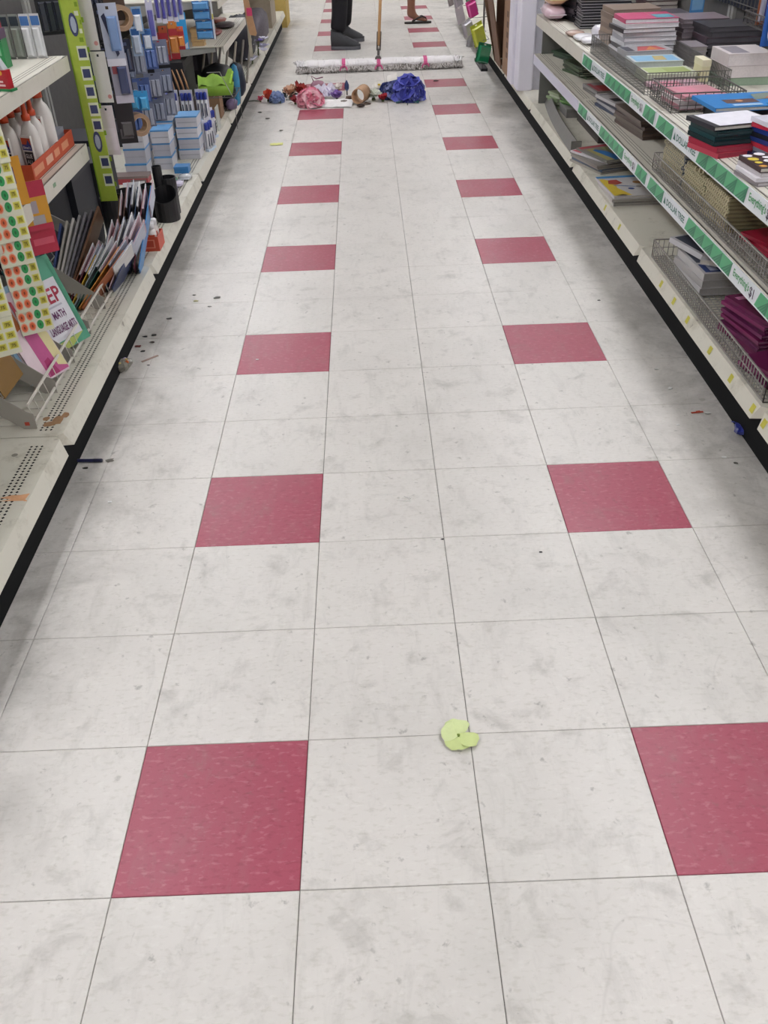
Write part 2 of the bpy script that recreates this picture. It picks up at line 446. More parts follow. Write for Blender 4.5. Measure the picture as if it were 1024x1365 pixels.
# small stains and stickers on the left deck
dk = [c for c in BL[0].children if c.name.startswith('base_deck')][0]
m = MB()
OR = pm('e0aa80', 0.7, 0.25, 60)
pts = [(-.43,.915),(-.405,.925),(-.385,.925),(-.365,.93),(-.352,.915),(-.349,.89),(-.3465,.865),(-.348,.845),(-.352,.84),(-.355,.87),(-.362,.9),(-.375,.912),(-.40,.908),(-.43,.902)]
top = [(x, y, .1656 if x < -.361 else .1656 - (x+.361)*2.75) for x, y in pts]
c = (-.37, .9, .1657)
for i in range(len(top)-1): m.face([c, top[i+1], top[i]], OR)
m.build('sticker_residue', BL[0], label='torn orange sticker residue')
m = MB(); m.disc((-.455, 1.105, .1655), (.008,0,0), (0,.008,0), pm('8b877c', .4)); m.build('screw_head', BL[0])
m = MB(); RU = pm('a4805f', 0.8, 0.3, 60)
for (x, y, a, b) in ((-.395,1.275,.02,.03),(-.41,1.255,.022,.02),(-.38,1.30,.012,.02),(-.425,1.285,.012,.012)):
    n = 9; m.face([(x+a*math.cos(2*PI*i/n)*random.uniform(.6,1.1), y+b*math.sin(2*PI*i/n)*random.uniform(.6,1.1), .1657+.0001*len(m.f)) for i in range(n)], RU)
m.build('rust_stain', BL[1], label='brown rust stain')
m = MB(); m.box((-.4985, 1.985, .572), (-.5, 2.01, .583), pm('8aa88a', .6)); m.build('shelf_sticker', BL[1])

right_lab = ['cream gondola bay nearest on the right, cut by the picture edge',
             'cream gondola bay with purple books and a white packet rack on its deck',
             'cream gondola bay with picture books on its deck under green striped strips',
             'cream gondola bay with green notebooks, beside the white pillar',
             'cream gondola bay carrying the white pillar and brown cardboard',
             'cream gondola bay behind the hanging yellow and green packs',
             'cream gondola bay on the right level with the flip-flop',
             'cream gondola bay furthest down the right side']
BR = []
YR = [YB[k] for k in range(4)] + [4.92] + [YB[k] for k in range(5, 9)]
for k in range(8):
    sh = [(1.45, .378, .432), (1.45, .580, .635)] if k < 4 else []
    BR.append(bay(1, YR[k], YR[k+1], right_lab[k], sh, holes=False, strips=k < 3, height=1.42))
for c_ in BR[3].children:
    if c_.name.startswith('shelf') and abs(c_.data.vertices[0].co.z) < 9:
        pass
sh_ = sorted([c_ for c_ in BR[3].children if c_.name.startswith('shelf')], key=lambda o: max(v.co.z for v in o.data.vertices))[0]
m = MB(); m.box((1.4475, YR[3]+.01, .380), (1.45, YR[4]-.004, .428), pm('d3d3e4', .35, .03)); m.build('blank_strip', sh_)
m = MB(); m.box((1.49, 4.902, .1655), (2.08, 4.912, .625), pm('6f706c', .6, .15, 12)); m.build('end_panel', BR[3])
# yellow price stickers along the right deck lip
for (y, k) in ((2.10,1),(1.95,1),(1.80,1),(1.58,1),(1.40,1),(1.23,1),(1.15,0),(2.70,2),(2.95,2)):
    m = MB(); P = Vector((1.4545, y, .134)); n = Vector((-.04, 0, .016)).normalized()
    P = Vector((1.442 + .016*.55 - .0012, y, .122 + .043*.55)); up = Vector((.016, 0, .043))*.5
    m.face([P-up*.5+Vector((0,.011,0)), P-up*.5-Vector((0,.011,0)), P+up*.5-Vector((0,.011,0)), P+up*.5+Vector((0,.011,0))], YEL_ST)
    m.build('price_sticker', BR[k], label='small yellow price sticker')

# ------------------------------------------------------------------ generic goods
BOOK = {}
def decals(m, items, w, d, z, mode='flat'):
    """flat print: rectangles, discs and lettering a hair above a face. flat: face up (x,y). front: face -y (x,z)"""
    if mode == 'flat':
        P = lambda u, v, k: Vector(((u-.5)*w, (v-.5)*d, z + .0003*k)); U = Vector((w,0,0)); V = Vector((0,d,0))
    else:
        P = lambda u, v, k: Vector(((u-.5)*w, z - .0003*k, v*d)); U = Vector((w,0,0)); V = Vector((0,0,d))
    for k, it in enumerate(items):
        k += 1
        if it[0] == 'r': m.face([P(it[1],it[2],k), P(it[3],it[2],k), P(it[3],it[4],k), P(it[1],it[4],k)], pm(it[5]))
        elif it[0] == 'q': m.face([P(a,b,k) for a, b in it[1]], pm(it[2]))
        elif it[0] == 'c': m.disc(P(it[1],it[2],k), Vector((it[3],0,0)), V.normalized()*it[3], pm(it[4]), 9)
        elif it[0] == 't': m.text(P(it[2],it[3],k), U*(it[4]), V*(it[5]), it[1], pm(it[6]))
def book(name, label, cat, loc, w, d, t, rz=0.0, cover='888888', pages=None, art=(), group=None, matrix=None, spine='-x', tilt=None, gloss=0.35, ct=None):
    """w across, d deep, t thick; origin at the centre of its underside"""
    key = (round(w,4), round(d,4), round(t,4), cover, pages, tuple(art), spine, gloss, ct)
    if tilt is not None: matrix = Matrix.Translation(loc) @ Euler((tilt[0], tilt[1], rz)).to_matrix().to_4x4()
    o = thing(name, label, cat, loc, rz, group, matrix)
    if key in BOOK:
        for s in BOOK[key]: share(s.name.split('.')[0], s, o)
        return o
    CM = pm(cover, gloss, 0.06); PM = pm(pages, 0.8, .12, 160) if pages else PAGES
    ct = ct or min(.0016, t*.2); i = .003; a, b = w/2, d/2
    m = MB(); m.box((-a,-b,0), (a,b,ct), CM); m.box((-a,-b,t-ct), (a,b,t), CM)
    if spine == '-x': m.box((-a,-b,ct), (-a+ct,b,t-ct), CM)
    elif spine == '+x': m.box((a-ct,-b,ct), (a,b,t-ct), CM)
    elif spine == '-y': m.box((-a,-b,ct), (a,-b+ct,t-ct), CM)
    elif spine == '+y': m.box((-a,b-ct,ct), (a,b,t-ct), CM)
    decals(m, art, w, d, t)
    c = m.build('cover', o, True)
    p = MB(); p.box((-a+(ct if spine=='-x' else i), -b+(ct if spine=='-y' else i), ct), (a-(ct if spine=='+x' else i), b-(ct if spine=='+y' else i), t-ct), PM)
    pb = p.build('page_block', o, True)
    BOOK[key] = [c, pb]
    return o
def stack(n, name, where, cat, loc, w, d, t, covers, rz=0.0, jit=.006, jr=.04, pages=None, arts=None, group=None, spine='-x', desc=None, gloss=.35, ct=None):
    x, y, z = loc; out = []
    for i in range(n):
        k = n - 1 - i; cv = covers[k % len(covers)]; tt = t[k % len(t)] if isinstance(t, (list, tuple)) else t
        art = (arts[k] if arts and k in arts else ())
        ds = desc[k % len(desc)] if isinstance(desc, (list, tuple)) else desc
        out.append(book(name, ds + ', ' + nth(k) + ' ' + where, cat, (x+random.uniform(-jit,jit), y+random.uniform(-jit,jit), z), w, d, tt, rz+random.uniform(-jr,jr), cv, pages, art, group, spine=spine, gloss=gloss, ct=ct))
        z += tt + .0004
    return z
PACK = {}
def hang_pack(name, label, cat, loc, w, h, card='dddddd', body=None, art=(), rz=0.0, group=None, depth=.018, lean=0.0, bodyrect=(.12,.1,.88,.72), coat=1.0, bodies=1, roll=0.0):
    """hanging carded pack; loc = middle of its lower edge, front face looks to -y before turning"""
    o = thing(name, label, cat, loc, rz, group, Matrix.Translation(loc) @ Euler((lean, roll, rz)).to_matrix().to_4x4())
    key = (round(w,4), round(h,4), card, body, tuple(art), depth, bodyrect, bodies)
    if key in PACK:
        for s in PACK[key]: share(s.name.split('.')[0], s, o)
        return o
    m = MB(); C = pm(card, .4, .06)
    tw = w*.16
    m.box((-w/2, -.001, 0), (w/2, .001, h*.9), C)
    m.box((-w/2, -.001, h*.9), (-tw/2, .001, h), C); m.box((tw/2, -.001, h*.9), (w/2, .001, h), C); m.box((-tw/2, -.001, h*.95), (tw/2, .001, h), C)
    decals(m, art, w, h, -.0012, 'front')
    parts = [m.build('card', o, True)]
    if body:
        x0, z0, x1, z1 = bodyrect; n = bodies
        for q in range(n):
            b = MB(); xa = (x0 + (x1-x0)*q/n - .5)*w + .001; xb = (x0 + (x1-x0)*(q+1)/n - .5)*w - .001
            za, zb = z0*h, z1*h; r = min(.2*(xb-xa), .006)
            b.loft([[(xa,-.0015,za),(xb,-.0015,za),(xb,-.0015,zb),(xa,-.0015,zb)], [(xa,-depth*.7,za),(xb,-depth*.7,za),(xb,-depth*.7,zb),(xa,-depth*.7,zb)],
                    [(xa+r,-depth,za+r),(xb-r,-depth,za+r),(xb-r,-depth,zb-r),(xa+r,-depth,zb-r)]], pm(body, .25, .1, 40, coat=coat))
            parts.append(b.build('blister', o, True))
    PACK[key] = parts
    return o
def wire_basket(name, label, x0, x1, y0, y1, z0, h, pitch=.02, r=.0012, mat=None, hs=2, group=None, back=True, floorgrid=True, floor_pitch=None):
    mat = mat or WIRE
    t = thing(name, label, 'wire basket', ((x0+x1)/2, (y0+y1)/2, z0), 0, group)
    m = MB(); R = r*1.8; z1 = z0 + h; zb = z0 + R + .0005
    ring = [(x0,y0),(x1,y0),(x1,y1),(x0,y1)]
    for a, b in zip(ring, ring[1:]+ring[:1]): m.bar((a[0],a[1],z1-R), (b[0],b[1],z1-R), R, mat)
    m.build('rim', t)
    m = MB()
    for a, b in zip(ring, ring[1:]+ring[:1]):
        if not back and a == ring[1]: continue
        L_ = math.hypot(b[0]-a[0], b[1]-a[1]); n = max(1, int(L_/pitch))
        for i in range(n+1):
            f = i/n; x = a[0]+(b[0]-a[0])*f; y = a[1]+(b[1]-a[1])*f
            m.bar((x,y,zb), (x,y,z1-R), r, mat)
        for q in range(hs): zq = zb + (z1-zb)*q/hs; m.bar((a[0],a[1],zq), (b[0],b[1],zq), r, mat)
    m.build('side_wires', t, kind='stuff')
    if floorgrid:
        m = MB(); fp = floor_pitch or pitch
        n = int((y1-y0)/fp)
        for i in range(n+1): y = y0+(y1-y0)*i/n; m.bar((x0,y,zb), (x1,y,zb), r, mat)
        n = max(2, int((x1-x0)/fp))
        for i in range(n+1): x = x0+(x1-x0)*i/n; m.bar((x,y0,zb+r*2), (x,y1,zb+r*2), r, mat)
        m.build('floor_wires', t, kind='stuff')
    return t
def simple_box(name, label, cat, a, b, mat, art=(), lidmat=None, lid=.25, group=None, rz=0.0):
    """carton with a separate lid; a,b world corners"""
    a = Vector(a); b = Vector(b); c = Vector(((a.x+b.x)/2, (a.y+b.y)/2, a.z)); w, d, h = b.x-a.x, b.y-a.y, b.z-a.z
    o = thing(name, label, cat, c, rz, group)
    m = MB(); m.box((-w/2,-d/2,0), (w/2,d/2,h*(1-lid)), mat); decals(m, art, w, h*(1-lid), -d/2-.0004, 'front'); m.build('body', o, True)
    m = MB(); e = .0012; m.box((-w/2-e,-d/2-e,h*(1-lid)), (w/2+e,d/2+e,h), lidmat or mat); m.build('lid', o, True)
    return o

# ------------------------------------------------------------------ right side goods
U, MID, B = .6352, .4322, .1652
def lump(m, c, sx, sy, sz, mat, seed=0, n=12, rings=7, rough=.12):
    rnd = random.Random(seed); R = []
    for i in range(rings):
        a = -PI/2 + PI*(i+.02)/(rings-1+.04); ring = []
        for k in range(n):
            q = 2*PI*k/n; ca = math.copysign(abs(math.cos(q))**.7, math.cos(q)); sa = math.copysign(abs(math.sin(q))**.7, math.sin(q))
            f = 1 + rnd.uniform(-rough, rough)
            ring.append((c[0]+sx*ca*math.cos(a)**.6*f, c[1]+sy*sa*math.cos(a)**.6*f, c[2]+sz*math.sin(a)*(1+rnd.uniform(-rough,rough)*.4)))
        R.append(ring)
    return m.loft(R, mat)
def wrapped(name, label, cat, c, s, mats, seed=1, group=None, print_mat=None):
    t = thing(name, label, cat, (c[0], c[1], c[2]), 0, group)
    m = MB(); lump(m, (0, 0, s[2]*1.05), s[0], s[1], s[2], mats[0], seed, 16, 8, .05); m.build('wrapper', t, True, True)
    m = MB()
    for e in (-1, 1): m.box((-s[0]*.8, e*s[1]*.93-.004, s[2]*.9), (s[0]*.8, e*s[1]*.93+.018*e, s[2]*1.0), mats[1])
    m.build('seam', t, True)
    return t
wrapped('wrapped_pack', 'white and pink plastic-wrapped pack lying on the shelf by the pillar', 'pack', (1.505, 4.72, U), (.055, .15, .034), (pm('e5c6d4', .25, .3, 12, coat=.6), pm('efe3e8', .3)), 3)
wrapped('wrapped_pack', 'peach and yellow plastic-wrapped pack resting on the pink one', 'pack', (1.505, 4.72, U+.069), (.06, .15, .036), (pm('e0b58c', .25, .45, 14, coat=.6), pm('e9d8a0', .3)), 5)
CB = [('r', .08, .1, .92, .9, '2a2a30'), ('r', .3, .55, .7, .75, 'd8d8d8')]
stack(10, 'composition_notebook', 'of the stack behind the pink pack', 'notebook', (1.66, 4.64, U), .19, .24, .0125, ['1a1b20', '24242c'], .12, .006, .05, 'cfcdd2', {0: tuple(CB)}, 'composition notebooks on the top shelf', desc='black and white composition notebook', ct=.0042)
zt = stack(10, 'composition_notebook', 'of the wider stack by the white packets', 'notebook', (1.70, 4.38, U), .25, .19, .0125, ['1b1c22', '20212a'], -.05, .007, .05, 'cfcdd2', {0: tuple(CB)}, 'composition notebooks on the top shelf', desc='black and white composition notebook', spine='+y', ct=.0042)
book('picture_book', 'blue picture book lying on the wider composition stack', 'book', (1.71, 4.40, zt), .20, .15, .006, .1, '3f79c4', None, (('r', .1, .1, .6, .5, '8fb4dd'),))
book('picture_book', 'tan and green picture book on the front of the composition stack', 'book', (1.66, 4.31, zt + .0065), .17, .1, .005, -.08, 'b48f6c', None, (('r', 0, 0, 1, .4, '7f9a62'),))
stack(8, 'hardback_book', 'of the navy stack behind the composition notebooks', 'book', (1.84, 4.70, U), .17, .22, .018, ['1f2c4c', '26304a', '2f5d8c'], .05, .006, .05, 'b7b2ac', None, 'dark hardbacks on the top shelf', desc='navy blue hardback book')
stack(6, 'hardback_book', 'of the stack before the grey binders', 'book', (2.0, 4.48, U), .17, .2, .02, ['3b2429', '46282e'], -.05, .005, .05, 'b0a8a2', {0: (('r', .1, .2, .6, .8, '4d78b8'),)}, 'dark hardbacks on the top shelf', desc='maroon brown hardback book')
for i, (x, c) in enumerate(((1.955, '9b9aa2'), (1.985, '86858d'), (2.015, '77767f'), (2.047, '8e8d96'))):
    mtx = Matrix.Translation((x, 4.69, U + .095)) @ Euler((0, PI/2, 0)).to_matrix().to_4x4()
    book('grey_binder', 'upright grey binder, ' + ('leftmost', 'second', 'third', 'rightmost')[i] + ' of four at the back of the top shelf', 'binder', (x, 4.69, U), .19, .14, .027, 0, c, 'c7c4c0', (), 'upright grey binders', mtx, spine='-y')
for i, (x, y, z, s, c, l) in enumerate(((1.50, 4.08, U, (.045, .05, .012), 'b79a8c', 'crumpled brownish packet'), (1.515, 3.93, U, (.05, .06, .014), 'dedde3', 'flat white packet with a grey edge'), (1.53, 3.82, U, (.055, .05, .016), 'e9e8ee', 'crumpled white packet nearest the wire basket'), (1.60, 3.98, U, (.04, .055, .028), 'd4d2da', 'puffed white packet with a dark label'))):
    wrapped('plastic_packet', l + ' on the top shelf', 'packet', (x, y, z), s, (pm(c, .3, .15, 30, coat=.5), pm(c, .4)), 20 + i, 'crumpled packets on the top shelf')
# tall leaning bright bag
hang_pack('gift_bag', 'small blue and pink glossy bag standing behind the white packets', 'bag', (1.60, 3.84, U), .075, .13, 'd8b9d6', '4c6fc0', (('r', .1, .72, .9, .95, 'e9a14e'), ('r', .0, .1, .12, .7, 'e36fae')), .2, None, .03)

# wire baskets and books on the top shelf
wire_basket('wire_basket', 'fine grey wire basket along the front of the top shelf', 1.468, 1.772, 2.66, 3.575, U, .075, .011, .0011, WIRE_DARK, 3, 'wire baskets on the right shelves', floor_pitch=.05)
stack(8, 'paperback_book', 'of the stack behind the wire basket', 'book', (1.66, 3.70, U), .21, .2, .02, ['8d7a6c', '7c6b60'], .03, .005, .03, '9c8c80', None, 'brown paperbacks', desc='dull brown paperback book')
LAY = ['c2416f', 'e0dfe2', '2b2730', 'dcdbe0', 'a6a5ae', 'cfd0d6', '3a3942', 'd6d4dc', 'b9b8c0']
stack(9, 'paperback_book', 'of the stack in the long wire basket', 'book', (1.655, 3.45, U+.005), .225, .2, .0165, LAY, .02, .009, .06, 'e2e0e4', {0: (('r', .02, .05, .55, .95, 'c4376f'), ('r', .6, .1, .95, .6, '4c97a8'))}, 'paperbacks in the long wire basket', desc=['pink covered paperback'] + ['white-edged paperback book']*8)
stack(3, 'picture_book', 'of the low red pictured pile', 'book', (1.62, 3.265, U+.005), .195, .13, .018, ['a7a7ac', '90929a', 'c9c9cf'], .03, .004, .03, 'c4c4c8', {0: (('q', ((.25,.1),(.9,.2),(.8,.9),(.4,.85)), 'c4565a'), ('q', ((.45,.2),(.75,.3),(.65,.8)), 'd98a4a'), ('r', .02, .1, .2, .9, '4d4f5a'))}, 'picture books in the long wire basket', desc='grey-covered picture book')
stack(2, 'picture_book', 'of the pair in the wire basket', 'book', (1.62, 3.10, U+.005), .195, .15, .022, ['bfc7c8', 'b4bcba'], -.02, .004, .02, 'c9d0cc', {0: (('r', .06, .1, .94, .9, '7fb3d6'), ('q', ((.45,.2),(.7,.2),(.72,.8),(.5,.85)), 'b9a566'))}, 'picture books in the long wire basket', desc='light blue covered picture book')
stack(2, 'picture_book', 'of the pair at the basket front', 'book', (1.62, 2.93, U+.005), .195, .15, .014, ['c3c9b4', 'b4bda6'], .03, .004, .02, 'cfd2c4', {0: (('r', .08, .1, .92, .9, 'a7b878'), ('r', .45, .2, .9, .8, '94a35d'))}, 'picture books in the long wire basket', desc='pale green covered picture book')
book('picture_book', 'pink and mauve picture book lying flat nearest in the long basket', 'book', (1.61, 2.765, U+.005), .19, .13, .012, .1, 'b08f9c', None, (('r', .1, .2, .6, .8, 'c4798a'),))
stack(8, 'paperback_book', 'of the stack behind the white-edged one', 'book', (1.925, 3.56, U), .2, .2, .0165, ['85787f', '9a8d95', '6f656d'], .05, .008, .06, '8f868c', None, 'grey paperbacks on the top shelf', desc='mauve grey paperback book')
stack(4, 'paperback_book', 'of the pile between basket and dark stack', 'book', (1.815, 3.25, U), .07, .16, .018, ['8d868c', '9c959a'], .0, .004, .02, '97928f', None, 'grey paperbacks on the top shelf', desc='narrow grey paperback book')
stack(7, 'thick_book', 'of the dark grey stack at the back', 'book', (1.975, 3.31, U), .225, .2, .019, ['3d3b40', '47454a', '4a3a44'], .02, .008, .05, '55535a', None, 'dark thick books', desc='dark grey thick book')
stack(5, 'magazine', 'of the pile behind the mauve stack', 'magazine', (1.87, 3.86, U), .26, .2, .02, ['3b3c44', '5d5a62', '35323c', '6b6a72'], .1, .015, .15, 'b5b3b8', {0: (('r', .1, .2, .3, .8, 'c8c8d0'), ('r', .4, .3, .8, .5, '8a8a94'))}, 'loose dark magazines', desc='dark grey loose magazine')
stack(4, 'magazine', 'of the pile by the navy stack', 'magazine', (1.92, 4.15, U), .25, .2, .02, ['4a4650', '343842', '2d6472'], -.1, .012, .12, 'b5b3b8', None, 'loose dark magazines', desc='dark teal loose magazine')
book('paperback_book', 'green paperback lying under two thick white books', 'book', (1.872, 2.87, U), .18, .2, .026, 0, '86a58c', 'a9bfa8')
stack(2, 'thick_book', 'of the white pair on the green book', 'book', (1.875, 2.865, U+.0265), .165, .19, .04, ['ddd4d4', 'cdc2c4'], .02, .003, .02, 'e6dede', {0: (('r', .1, .1, .5, .9, '8b858e'),)}, 'thick white books', desc='thick whitish book')
simple_box('cream_carton', 'small cream carton standing left of the thick white books', 'carton', (1.724, 2.83, U+.006), (1.754, 2.93, U+.08), pm('d9d2ae', .6), (), pm('e2dcc0', .6), .3)
stack(3, 'paperback_book', 'of the pile right of the thick white books', 'book', (2.05, 2.78, U), .13, .2, .022, ['a34b46', 'b4b6c4', 'c7c6ce'], .03, .004, .03, 'c9cad2', None, 'red topped paperbacks', desc='pale paperback book')
wire_basket('wire_basket', 'small dark wire basket holding pink booklets', 1.478, 1.72, 2.36, 2.62, U, .065, .026, .0015, WIRE_DARK, 3, 'wire baskets on the right shelves')
stack(3, 'booklet', 'of the pink booklets in the small wire basket', 'booklet', (1.585, 2.47, U+.006), .15, .17, .014, ['c98a96', 'd6cdd0', 'b97f8c'], .08, .006, .06, 'd3cdd0', {0: (('r', .1, .1, .55, .9, 'd4889a'),)}, 'pink booklets', desc='pink and white booklet')
simple_box('black_box', 'low black box under the large blue book', 'box', (1.575, 2.155, U), (1.86, 2.325, U+.05), pm('17171c', .5), (), pm('1d1d23', .5), .2)
book('picture_book', 'bright blue picture book with dark photo panels on the black box', 'book', (1.70, 2.235, U+.0505), .33, .20, .012, .06, '2f86cf', None, (('r', .18, .28, .5, .55, '5c3b34'), ('c', .33, .42, .012, 'd8a070'), ('q', ((.5,.45),(.75,.5),(.85,.95),(.55,.85)), '7c8a80'), ('q', ((.6,.5),(.72,.52),(.7,.7)), 'b0613c'), ('r', .2, .06, .48, .18, 'a9cbe8'), ('r', .52, .06, .7, .16, '1f5f9e')))
stack(2, 'magazine', 'of the pair before the blue book', 'magazine', (1.735, 2.045, U), .19, .15, .02, ['a9a4ac', '77727c'], .12, .004, .05, 'cfccd2', {0: (('r', .1, .15, .5, .85, '4e4952'),)}, 'grey magazines', desc='grey magazine')
# packs of plastic envelopes
GL = .12
stack(2, 'envelope_pack', 'at the bottom of the shelf edge pile', 'pack', (1.525, 1.895, U), .2, .15, .014, ['b0354a', 'c04a5c'], .28, .005, .06, 'a83c50', None, 'red envelope packs', desc='glossy red envelope pack', gloss=GL)
stack(3, 'envelope_pack', 'of three under the white pad', 'pack', (1.52, 1.905, U+.0295), .19, .15, .012, ['1f3a3e', '24454a', '1d3136'], .22, .005, .06, '2c3f44', None, 'dark envelope packs', desc='glossy dark green envelope pack', gloss=GL)
book('writing_pad', 'white writing pad with black binding on the dark envelope packs', 'pad', (1.515, 1.915, U+.068), .20, .155, .012, .22, '2a2930', None, (('r', .1, .04, .97, .96, 'e8e7f1'),))
cols = ['e3e2ee', 'c9384f', '2c3f86', '26262e', '2d3f80', 'c23a4c', '9aa4b8', '1d2b55']
labs = ['white pad', 'red glossy envelope pack', 'blue glossy envelope pack', 'black edged envelope pack', 'royal blue envelope pack', 'bright red envelope pack', 'clear grey envelope pack', 'navy envelope pack']
stack(8, 'envelope_pack', 'of the colourful pile beside the white pad', 'pack', (1.655, 1.79, U), .19, .165, .0118, cols, .30, .012, .16, None, None, 'coloured envelope packs', desc=labs, gloss=GL)
stack(3, 'writing_pad', 'of the pads under the dotted notebook', 'pad', (1.54, 1.595, U), .17, .13, .010, ['c8c2c6', 'e6e4ea', '8d868a'], .10, .006, .06, 'dddade', None, 'small pads at the shelf edge', desc='pale small pad')
rd = random.Random(4); dots = []
for i in range(5):
    for j in range(4):
        dots.append(('c', .10+.20*i+rd.uniform(-.03,.03), .14+.24*j+(.08 if i % 2 else 0)*.6, rd.uniform(.010,.0155), rd.choice(['d8c23a', 'd8c23a', 'e6e2ea', 'd59a3a', '9fb2d8'])))
book('dotted_notebook', 'dark notebook with yellow and white dots on the small pads', 'notebook', (1.545, 1.60, U+.0315), .17, .135, .012, .06, '35161d', None, tuple(dots))
# back wall goods of the top shelf
t = thing('wire_grid_panel', 'dark navy wire grid panel on the back wall above the books', 'grid panel', (2.07, 3.2, .80))
m = MB(); m.box((2.075, 2.3, .80), (2.085, 4.25, 1.3), pm('1b2236', .6, .2, 30)); m.build('backing', t)
m = MB()
for i in range(48): m.bar((2.068, 2.32+.04*i, .80), (2.068, 2.32+.04*i, 1.3), .0022, WIRE_DARK)
for i in range(6): m.bar((2.065, 2.3, .82+.09*i), (2.065, 4.25, .82+.09*i), .0022, WIRE_DARK)
m.build('grid_wires', t, kind='stuff')
hang_pack('hanging_card', 'tall blue printed card hanging by the navy grid panel', 'card', (2.03, 3.92, .70), .075, .24, '4f8cc8', None, (('r', .1, .2, .9, .5, '86b5de'), ('r', .1, .6, .9, .8, '3b6fae')), .3)
t = hang_pack('marker_pack', 'blue card with a giant white red-capped marker at the right edge', 'pack', (1.905, 2.70, .775), .07, .26, '2f62b4', None, (('r', .55, .3, .95, .5, 'b03a3c'), ('r', .6, .55, .95, .9, '7fa2c4')), .1)
m = MB(); m.lathe((-.012, -.02, .03), [(.004, -.012), (.010, 0), (.011, .01), (.011, .15)], WHITE_PL, 12); m.build('marker_barrel', t, True, True)
m = MB(); m.lathe((-.012, -.02, .18), [(.012, 0), (.012, .05), (.009, .055)], pm('b01f3c', .35), 12); m.build('marker_cap', t, True, True)
wire_basket('wire_basket', 'dark wire tray hooked to the navy grid panel', 1.93, 2.06, 2.72, 3.05, .80, .05, .03, .0016, WIRE_DARK, 2, 'wire baskets on the right shelves')
for i, (y, c, l) in enumerate(((2.95, '3d3a7a', 'purple blue'), (3.02, 'b0653f', 'orange brown'))):
    hang_pack('hanging_card', 'small %s carded item in the dark wire tray' % l, 'card', (1.97, y-.04, .806), .05, .12, c, 'c9c9d8', (), .4, None, .01)

# middle shelf
stack(3, 'notebook', 'of the pile nearest the pillar, middle shelf', 'notebook', (1.67, 4.74, MID), .2, .22, .010, ['3c5240', '425a46', '2e4034'], .3, .012, .1, 'a9b3a4', None, 'dark green notebooks', desc='dark green notebook')
stack(5, 'notebook', 'of the dark green notebooks by the red book', 'notebook', (1.66, 4.27, MID), .24, .28, .010, ['35492f', '3f5637', '2c3d28'], .18, .012, .09, 'b3bba9', None, 'dark green notebooks', desc='dark green notebook')
stack(2, 'picture_book', 'of the pair in the middle shelf', 'book', (1.64, 3.78, MID), .22, .22, .012, ['8c8a88', '6d6a68'], .1, .006, .08, 'b9b5b0', {0: (('r', .15, .1, .75, .7, 'a8363c'), ('r', .05, .1, .14, .9, 'a34a55'))}, 'middle shelf picture books', desc='red and grey picture book')
stack(4, 'magazine', 'of the pile in the middle shelf', 'magazine', (1.605, 3.40, MID), .19, .25, .012, ['c4c2c4', '34384a', 'b3b1b6', '3b4660'], .12, .008, .08, 'd0ced2', {0: (('r', .08, .3, .3, .55, '34323a'), ('r', .4, .15, .7, .4, '4a484e'), ('r', .05, .85, .95, .93, '8a8890'))}, 'black and white magazines', desc='black and white magazine')
stack(6, 'thick_book', 'of the brown stack in the middle shelf', 'book', (1.635, 3.03, MID), .23, .33, .0115, ['6b6058', '5c4f49', '574641'], .08, .006, .05, '6d5d54', None, 'brown middle shelf books', desc='dull brown book')
# spiral bound pads
def spiral(o, w, d, t):
    key = ('sp', w, d, t)
    if key in BOOK: share('spiral_wire', BOOK[key], o); return
    m = MB(); n = int(d/.016); SW = pm('dcd3b4', .4, .05, 50)
    for i in range(n):
        y = -d/2 + d*(i+.5)/n
        m.tube([(-w/2+.006, y, t+.001), (-w/2-.002, y, t+.0012), (-w/2-.004, y, t*.5), (-w/2-.002, y, .0008)], .0024, SW, 4)
    BOOK[key] = m.build('spiral_wire', o, True)
for (cx, cy, d, n, wh, cover, top) in ((1.572, 2.315, .22, 9, 'grey-topped row far', '565f70', '8d95a3'), (1.572, 2.075, .21, 8, 'yellow-green row middle', '6f7050', '9a9a62'), (1.565, 1.845, .21, 9, 'cream row near', '847c5e', '8c8362')):
    z = MID + .006
    for k in range(n):
        o = book('spiral_notepad', 'spiral notepad, ' + nth(n-1-k) + ' of the ' + wh.split(' row ')[0] + ' stack, ' + wh.split(' row ')[1] + ' of three in the wire basket', 'notepad', (cx+random.uniform(-.004,.004), cy+random.uniform(-.003,.003), z), .15, d, .0105, random.uniform(-.03,.03), top if k == n-1 else cover, 'a59c7c' if 'grey' not in wh else 'a8a7a4', (('r', .2, .2, .7, .8, '35405c'),) if k == n-1 and 'grey' in wh else (), 'spiral notepads in the wire basket', spine='none')
        spiral(o, .15, d, .0105); z += .0112
for i, (dx, dy, rz) in enumerate(((.01, -.01, .5), (.05, -.05, .35))):
    o = book('spiral_notepad', ('tan notepad slanting across the top of the cream stack', 'brown notepad slanting beside the cream stack top')[i], 'notepad', (cx+dx, 1.98+dy, z+.002+i*.0115), .13, .2, .0105, rz, ('8a8260', '766c50')[i], 'a59c7c', (), None, spine='none'); spiral(o, .13, .2, .0105)
wire_basket('wire_basket', 'long wire basket of spiral notepads on the middle shelf', 1.468, 1.76, 1.22, 2.44, MID, .062, .018, .0015, WIRE, 2, 'wire baskets on the right shelves', floor_pitch=.018)
stack(3, 'folder', 'of the red folders in the middle shelf basket', 'folder', (1.635, 1.58, MID+.007), .2, .26, .008, ['a02038', 'b02a42'], .22, .012, .12, '8e2033', None, 'red folders', desc='deep red glossy folder', gloss=.2)

